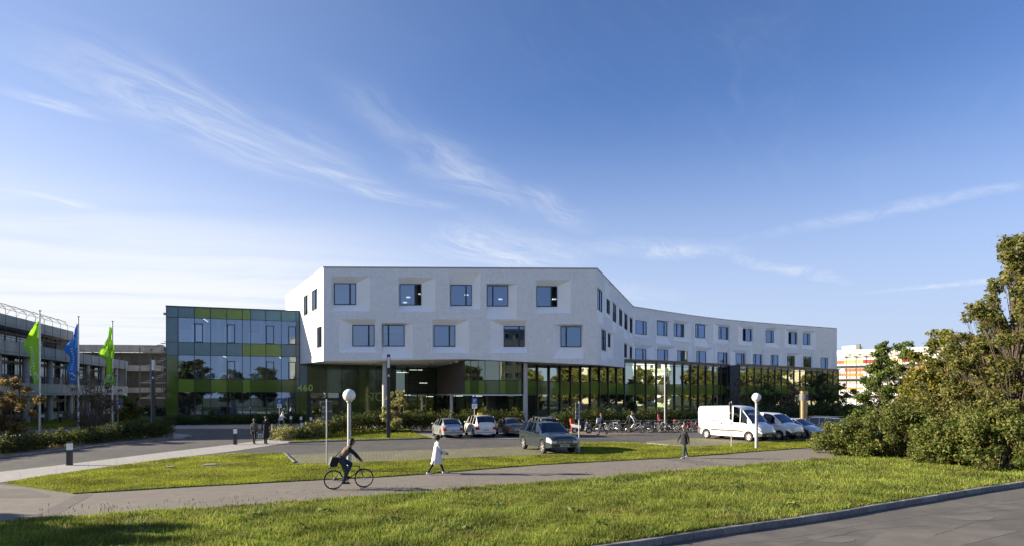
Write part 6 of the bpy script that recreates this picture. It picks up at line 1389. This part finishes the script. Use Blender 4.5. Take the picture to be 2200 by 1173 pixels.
# moped
X, Y = G(1249, 930.5); t = thing('moped', 'white and black moped beside the orange-red pay post', 'moped', (X, Y, .008), R(-12)); M_mw = mat('moped_white', (.72, .72, .74), .35, coat=.5)
for x in (-.58, .62):
    w = MB().torus((x, 0, .27), .22, .055, 26, 8).build('wheel', M_tyre, t, 60); s_ = MB(); s_.lathe([(.001, -.03), (.16, -.03), (.16, .03), (.001, .03)], 16, (x, 0, .27), 'y'); s_.build('rim', M_chr, w, 40)
MB().hexa([(-.75, -.12, .52), (-.05, -.14, .42), (-.05, .14, .42), (-.75, .12, .52)], [(-.95, -.08, .80), (-.05, -.13, .70), (-.05, .13, .70), (-.95, .08, .80)]).build('tail_fairing', M_mw, t); MB().ball((-.33, 0, .77), .22, 12, 6, (1.7, .65, .4)).build('saddle', M_saddle, t, 60)
MB().hexa([(-.5, -.1, .22), (.25, -.12, .22), (.25, .12, .22), (-.5, .1, .22)], [(-.4, -.1, .46), (.2, -.12, .34), (.2, .12, .34), (-.4, .1, .46)]).build('engine', M_bk, t)
MB().hexa([(.22, -.15, .25), (.38, -.15, .3), (.38, .15, .3), (.22, .15, .25)], [(.34, -.17, .88), (.47, -.13, .92), (.47, .13, .92), (.34, .17, .88)]).build('leg_shield', M_mw, t); f_ = MB()
for s in (-.08, .08): f_.tube((.62, s, .27), (.42, s * .6, .95), .022, .022, 6)
f_.build('fork', M_bk, t); MB().path([(.3, -.33, 1.04), (.38, -.15, 1.02), (.38, .15, 1.02), (.3, .33, 1.04)], .016, 6).build('handlebar', M_bk, t); MB().ball((.48, 0, .9), .09, 10, 6).build('headlight', M_hl, t, 60); MB().box(-.99, -.93, -.06, .06, .7, .78).build('tail_light', M_tl, t)

# ================================================================ people
SK = mat('skin', (.42, .26, .18), .6); SKD = mat('skin_tanned', (.30, .18, .12), .6); EYE = mat('eye_dark', (.02, .015, .012), .4); LIP = mat('lips', (.30, .12, .10), .5)
def cloth(n, c): return mat('cloth_' + n, c, .9, var=.12, vscale=9, bump=.2, bscale=60)
def vec(a, l): return Vector((math.sin(R(a)) * l, 0, -math.cos(R(a)) * l))      # sagittal-plane limb: angle forward from straight down
def person(label, loc, heading, H_, legs, arms, lean, zones, hair=None, haircol=None, coat=None, z0=0.0, turn=0.0, hip_lift=None, twist=0, female=False, spread=0.0, bulk=1.0):
    """legs/arms: ((thigh, shin), (thigh, shin)) angles in degrees, left then right; arms (upper, fore, outward)"""
    t = thing('person', label, 'person', (*loc, z0), math.atan2(heading[1], heading[0])); k = H_ / 1.75; caps = []
    def cap(p, q, r0, r1, z): bb_ = bulk if z in ('top', 'sleeve', 'hips', 'legs') else 1; caps.append((Vector(p), Vector(q), r0 * k * bb_, r1 * k * bb_, z))
    thl, shl, hipw = .43 * k, .43 * k, .095 * k; ends = []
    for (a, b) in legs: ends.append((vec(a, thl) + vec(b, shl)).z)
    hip_z = (-min(ends) + .085 * k) if hip_lift is None else hip_lift; hip = Vector((0, 0, hip_z)); up_ = Vector((math.sin(R(lean)), 0, math.cos(R(lean))))
    for s, (a, b) in zip((1, -1), legs):
        h = hip + Vector((0, s * hipw, 0)); kn = h + vec(a, thl) + Vector((0, s * spread, 0)); an = kn + vec(b, shl) - Vector((0, s * spread * .8, 0)); cap(h, kn, .088, .062, 'legs'); cap(kn, an, .060, .045, 'legs')
        td = R(b * .7); toe = an + Vector((math.cos(td) * .17 * k, s * .02, -.055 * k + math.sin(td) * .0 + (.0 if b > -20 else -.03 * k))); cap(an + Vector((-.04 * k, 0, -.045 * k)), toe, .042, .034, 'shoe')
    waist = hip + up_ * .16 * k; chest = hip + up_ * .36 * k; neck = hip + up_ * .53 * k; w2 = .8 if female else 1
    cap(hip + Vector((0, -.06 * k, 0)), hip + Vector((0, .06 * k, 0)), .105, .105, 'hips'); cap(hip, waist, .115, .105 * w2 + .01, 'hips'); cap(waist, chest, .11, .12, 'top')
    cap(waist + Vector((0, -.05 * k, 0)), chest + Vector((0, -.075 * k, 0)), .09, .10, 'top'); cap(waist + Vector((0, .05 * k, 0)), chest + Vector((0, .075 * k, 0)), .09, .10, 'top'); shw = .175 * (.92 if female else 1) * k
    cap(chest + up_ * .09 * k + Vector((0, -shw * .8, 0)), chest + up_ * .09 * k + Vector((0, shw * .8, 0)), .075, .075, 'top'); cap(chest, neck, .11, .06, 'top')
    cap(neck - up_ * .02 * k, neck + up_ * .10 * k, .05, .048, 'skin'); hc = neck + up_ * .10 * k + Vector((.03 * k, 0, .10 * k)); tv = Vector((math.cos(R(turn)), math.sin(R(turn)), 0)); sv = Vector((-tv.y, tv.x, 0))
    cap(hc - tv * .015 * k + Vector((0, 0, .03 * k)), hc + tv * .012 * k + Vector((0, 0, -.045 * k)), .088, .066, 'skin'); cap(hc + tv * .075 * k, hc + tv * .095 * k + Vector((0, 0, -.025 * k)), .012, .016, 'skin')
    for s in (1, -1): cap(hc + sv * s * .082 * k, hc + sv * s * .088 * k + Vector((0, 0, -.03 * k)), .014, .012, 'skin'); cap(hc + tv * .078 * k + sv * s * .032 * k + Vector((0, 0, .005)), hc + tv * .079 * k + sv * s * .034 * k + Vector((0, 0, .005)), .011, .011, 'eye')
    cap(hc + tv * .074 * k + sv * .018 * k + Vector((0, 0, -.062 * k)), hc + tv * .074 * k - sv * .018 * k + Vector((0, 0, -.062 * k)), .010, .010, 'lip')
    hands = []
    for s, (a, b, o) in zip((1, -1), arms):
        sh = chest + up_ * .09 * k + Vector((0, s * shw, 0)); el = sh + vec(a, .29 * k) + Vector((0, s * o * k, 0)); wr_ = el + vec(b, .25 * k) + Vector((0, -s * o * .3 * k, 0)); cap(sh, el, .062, .048, 'sleeve'); cap(el, wr_, .047, .034, 'sleeve')
        d = (wr_ - el).normalized(); pm_ = wr_ + d * .075 * k; cap(wr_, pm_, .030, .034, 'skin'); lat = Vector((d.z, 0, -d.x)).normalized(); bend = Vector((0, -s, 0))
        for q, (off, ln) in enumerate(((-.030, .065), (-.011, .075), (.009, .072), (.028, .058))): b0 = pm_ + lat * off * k; b1 = b0 + d * ln * .55 * k + bend * .008 * k; b2 = b1 + d * ln * .45 * k + bend * .03 * k; cap(b0, b1, .0105, .0095, 'skin'); cap(b1, b2, .0095, .0085, 'skin')
        cap(wr_ + d * .03 * k + lat * -.03 * k, wr_ + d * .075 * k + lat * -.062 * k + bend * .02 * k, .012, .010, 'skin'); hands.append(pm_)
    mb = MB()
    for p, q, r0, r1, z in caps:
        n = 8 if r0 < .02 else 14; mb.tube(p, q, r0, r1, n); mb.ball(p, r0, n, 8); mb.ball(q, r1, n, 8)
    me = mb.mesh('body_tmp', SK); o = bpy.data.objects.new('body_tmp', me); COL.objects.link(o); md = o.modifiers.new('r', 'REMESH'); md.mode = 'VOXEL'; md.voxel_size = .0125
    sm_ = o.modifiers.new('s', 'SMOOTH'); sm_.iterations = 2; sm_.factor = .4
    dg = bpy.context.evaluated_depsgraph_get(); me2 = bpy.data.meshes.new_from_object(o.evaluated_get(dg)); bpy.data.objects.remove(o); me2.name = 'body'; me2.materials.clear()
    zn = ['skin', 'eye', 'lip', 'top', 'sleeve', 'hips', 'legs', 'shoe']; base = {'skin': SK, 'eye': EYE, 'lip': LIP}; base.update(zones)
    for z in zn: me2.materials.append(base.get(z) or base['top'])
    nf = len(me2.polygons); cen = np.empty(nf * 3, dtype=np.float32); me2.polygons.foreach_get('center', cen); cen = cen.reshape(-1, 3); best = np.full(nf, 1e9); idx = np.zeros(nf, dtype=np.int32)
    for p, q, r0, r1, z in caps:
        p_, q_ = np.array(p), np.array(q); d = q_ - p_; tt = np.clip(((cen - p_) @ d) / max(1e-9, d @ d), 0, 1); dist = np.linalg.norm(cen - (p_ + tt[:, None] * d), axis=1) - (r0 + (r1 - r0) * tt); m_ = dist < best; best[m_] = dist[m_]; idx[m_] = zn.index(z)
    me2.polygons.foreach_set('material_index', idx); me2.shade_smooth(); obj('body', me2, t)
    if hair:
        hm = MB(); hm.ball(hc - tv * .022 * k + Vector((0, 0, .032 * k)), .101 * k, 16, 10, (1.02, .96, 1.0))
        if hair == 'curly':
            rg_ = random.Random(3)
            for _ in range(40): v = Vector((rg_.gauss(0, 1), rg_.gauss(0, 1), rg_.gauss(.2, 1))).normalized(); v.x -= .25; hm.ball(hc - tv * .02 * k + v * .105 * k, .04 * k, 8, 5)
        if hair == 'bob': hm.ball(hc - tv * .05 * k - Vector((0, 0, .035 * k)), .088 * k, 14, 8, (.8, 1.05, 1.2))
        if hair == 'long':
            hm.ball(hc - tv * .055 * k - Vector((0, 0, .05 * k)), .085 * k, 14, 8, (.75, 1.05, 1.3)); hm.ball(hc - tv * .10 * k - Vector((0, 0, .17 * k)), .07 * k, 12, 8, (.7, 1.2, 1.9))
        sh_ = MB(); V2 = []
        for p in hm.v: V2.append(p)
        hm.build('hair', haircol, t, 180)
    if coat:                                               # flared skirt of a coat: rings from the waist to the hem
        zh, fl, cm_, sway = coat; cb = MB(); n = 22; pr = []
        top_ = chest - up_ * .02 * k
        for j in range(8):
            f = j / 7; c_ = top_.lerp(Vector((sway, 0, zh)), f); rx = (.145 + (fl - .0) * f ** 1.3) * k; ry = (.165 + .06 * f) * k
            for i in range(n): a = 2 * math.pi * i / n; fo = 1 + .05 * f * math.sin(a * 5 + 1); pr.append((c_.x + rx * fo * math.cos(a), c_.y + ry * fo * math.sin(a), c_.z))
        cb.add(pr, [(j * n + i, (j + 1) * n + i, (j + 1) * n + (i + 1) % n, j * n + (i + 1) % n) for j in range(7) for i in range(n)]); cb.build('coat', cm_, t, 180)
    return t, [Matrix.Rotation(math.atan2(heading[1], heading[0]), 4, 'Z') @ h + Vector((*loc, z0)) for h in hands], (hip, chest, up_, k)
Hblack = mat('hair_black', (.012, .010, .009), .6); Hbrown = mat('hair_brown', (.09, .055, .03), .6); Hblond = mat('hair_blond', (.30, .22, .12), .6)
C_white = cloth('white', (.64, .64, .67)); C_black = cloth('black', (.014, .014, .016)); C_jeans = cloth('denim', (.025, .038, .07)); C_navy = cloth('navy', (.018, .025, .06)); C_brown = cloth('brown', (.15, .105, .08)); C_grey = cloth('tweed', (.10, .095, .085)); C_khaki = cloth('khaki', (.26, .23, .17)); C_dark = cloth('charcoal', (.03, .03, .032)); C_shoe = cloth('shoe_white', (.65, .65, .66)); C_shoeb = cloth('shoe_black', (.015, .015, .015)); C_teal = cloth('dark_teal', (.03, .06, .075)); C_pale = cloth('pale_shirt', (.52, .58, .66))
pd = (.905, .425)
# cyclist and bicycle
cx, cy = -5.78, 21.45; make_bike('dark bicycle ridden along the footpath', (cx, cy), pd, M_bk, None, name='bicycle', rack=True)
sad = .97
person('cyclist in brown jacket and dark jeans riding along the footpath', (cx - .30 * pd[0], cy - .30 * pd[1]), pd, 1.74, ((62, -22), (28, -12)), ((50, 40, .05), (50, 40, .05)), 38, {'top': C_brown, 'sleeve': C_black, 'hips': C_dark, 'legs': C_jeans, 'shoe': C_shoeb, 'skin': SKD}, 'bob', Hblack, None, .008, 0, sad + .09, bulk=1.22)
bx = thing('shoulder_bag', 'black shoulder bag with grey flap hanging behind the cyclist', 'bag', (cx - .52 * pd[0], cy - .52 * pd[1], .80), math.atan2(pd[1], pd[0]))
MB().hexa([(-.16, -.16, 0), (.10, -.16, .02), (.10, .16, .02), (-.16, .16, 0)], [(-.04, -.15, .36), (.14, -.15, .34), (.14, .15, .34), (-.04, .15, .36)]).build('body', C_black, bx); MB().hexa([(-.175, -.15, .08), (-.16, -.15, .08), (-.16, .15, .08), (-.175, .15, .08)], [(-.075, -.14, .36), (-.06, -.14, .36), (-.06, .14, .36), (-.075, .14, .36)]).build('flap', C_grey, bx); MB().path([(.04, .12, .33), (.24, .14, .50), (.36, .10, .66)], .016, 6).build('strap', C_black, bx)
X, Y = G(938, 1018)
person('woman in a long white coat and black trousers walking along the footpath', (X, Y), pd, 1.68, ((27, 22), (-24, -34)), ((30, 62, .03), (24, 58, .03)), 4, {'top': C_white, 'sleeve': C_white, 'hips': C_white, 'legs': C_black, 'shoe': C_shoe, 'skin': SKD}, 'curly', Hblack, (.42, .11, C_white, .0), .008, 0, female=True)
cp_ = thing('paper_sheaf', 'sheaf of white paper carried by the woman in the white coat', 'papers', (X + .26 * pd[0], Y + .26 * pd[1], .88), math.atan2(pd[1], pd[0])); MB().hexa([(-.05, -.14, -.06), (.24, -.14, -.10), (.24, .06, -.10), (-.05, .06, -.06)], [(-.05, -.14, .10), (.20, -.14, .02), (.20, .06, .02), (-.05, .06, .10)]).build('sheets', C_white, cp_); MB().box(-.06, -.05, -.14, .06, -.06, .1).build('fold', C_pale, cp_)
X, Y = G(1470, 984)
person('woman with long fair hair in a black jacket and jeans', (X, Y), (-.93, -.36), 1.70, ((9, 4), (-16, -24)), ((-24, -14, .05), (24, 34, .05)), 2, {'top': C_black, 'sleeve': C_black, 'hips': C_black, 'legs': C_jeans, 'shoe': C_shoe}, 'long', Hblond, (.74, .03, C_black, 0), .008, 18, female=True)
X, Y = G(546, 953)
person('woman in a grey tweed jacket and black trousers walking to the entrance', (X, Y), (-.12, .99), 1.66, ((16, 8), (-12, -24)), ((-8, 6, .05), (6, 10, .05)), 2, {'top': C_grey, 'sleeve': C_grey, 'hips': C_grey, 'legs': C_black, 'shoe': C_shoeb}, 'bob', Hbrown, None, .012, female=True)
hb_ = thing('handbag', 'grey and white handbag carried between the walking couple', 'bag', (X + .42, Y - .02, .42), R(10)); MB().hexa([(-.15, -.06, 0), (.15, -.06, 0), (.15, .06, 0), (-.15, .06, 0)], [(-.12, -.04, .26), (.12, -.04, .26), (.12, .04, .26), (-.12, .04, .26)]).build('body', C_pale, hb_); MB().path([(-.09, 0, .25), (-.06, 0, .42), (.06, 0, .42), (.09, 0, .25)], .012, 6).build('handle', C_black, hb_)
for q in (-.07, .05): MB().box(q, q + .05, -.066, -.061, .02, .2).build('stripe', C_dark, hb_)
X, Y = G(571, 953)
person('man in a long black coat walking beside the woman in tweed', (X, Y), (-.05, 1), 1.80, ((10, 4), (-10, -16)), ((-10, 4, .06), (12, 22, .08)), 2, {'top': C_black, 'sleeve': C_black, 'hips': C_black, 'legs': C_black, 'shoe': C_shoeb}, 'short', Hblack, (.42, .08, C_black, 0), .012)
X, Y = G(606, 917.5)
person('man in a white coat and khaki trousers striding before the entrance', (X, Y), (1, .12), 1.78, ((20, 14), (-32, -46)), ((-12, 10, .04), (24, 52, .04)), 6, {'top': C_white, 'sleeve': C_white, 'hips': C_white, 'legs': C_khaki, 'shoe': C_shoeb}, 'short', Hblack, (.72, .12, C_white, -.14), .01)
X, Y = G(1293, 933.6)
person('man in a navy jacket and jeans carrying papers past the bicycles', (X, Y), (-1, -.05), 1.76, ((24, 14), (-24, -36)), ((20, 70, .04), (-8, 24, .06)), 4, {'top': C_navy, 'sleeve': C_navy, 'hips': C_navy, 'legs': C_jeans, 'shoe': C_shoeb}, 'short', Hbrown, None, .008, bulk=1.12)
pf_ = thing('paper_folder', 'pale folder under the arm of the man in the navy jacket', 'folder', (X - .30, Y - .12, 1.02), R(20)); MB().hexa([(-.16, -.03, 0), (.14, -.03, 0), (.14, .03, 0), (-.16, .03, 0)], [(-.14, -.03, .30), (.16, -.03, .34), (.16, .03, .34), (-.14, .03, .30)]).build('cover', C_pale, pf_); MB().box(-.13, .13, -.02, .02, .33, .35).build('sheets', C_white, pf_)
X, Y = 10.25, 52.5
person('person in a dark waistcoat and pale sleeves bending to unlock a bicycle', (X, Y), (.86, -.5), 1.78, ((6, -4), (-6, -14)), ((48, 30, .05), (44, 24, .05)), 16, {'top': C_dark, 'sleeve': C_pale, 'hips': C_dark, 'legs': C_black, 'shoe': C_shoeb}, 'short', Hbrown, None, .01, female=False)
bp_ = thing('backpack', 'dark backpack on the person unlocking a bicycle', 'backpack', (X - .16, Y + .10, 1.06), math.atan2(-.5, .86)); bp_.rotation_euler[1] = R(16)
MB().ball((0, 0, .22), .22, 14, 10, (.62, .72, 1.15)).build('body', C_dark, bp_, 180); MB().ball((-.1, 0, .15), .13, 12, 8, (.6, .9, .8)).build('pocket', C_black, bp_, 180)
make_bike('black bicycle being unlocked by the person with the backpack', (X + .45, Y - .42), hd(-30), BIKE_COL[1], stand)
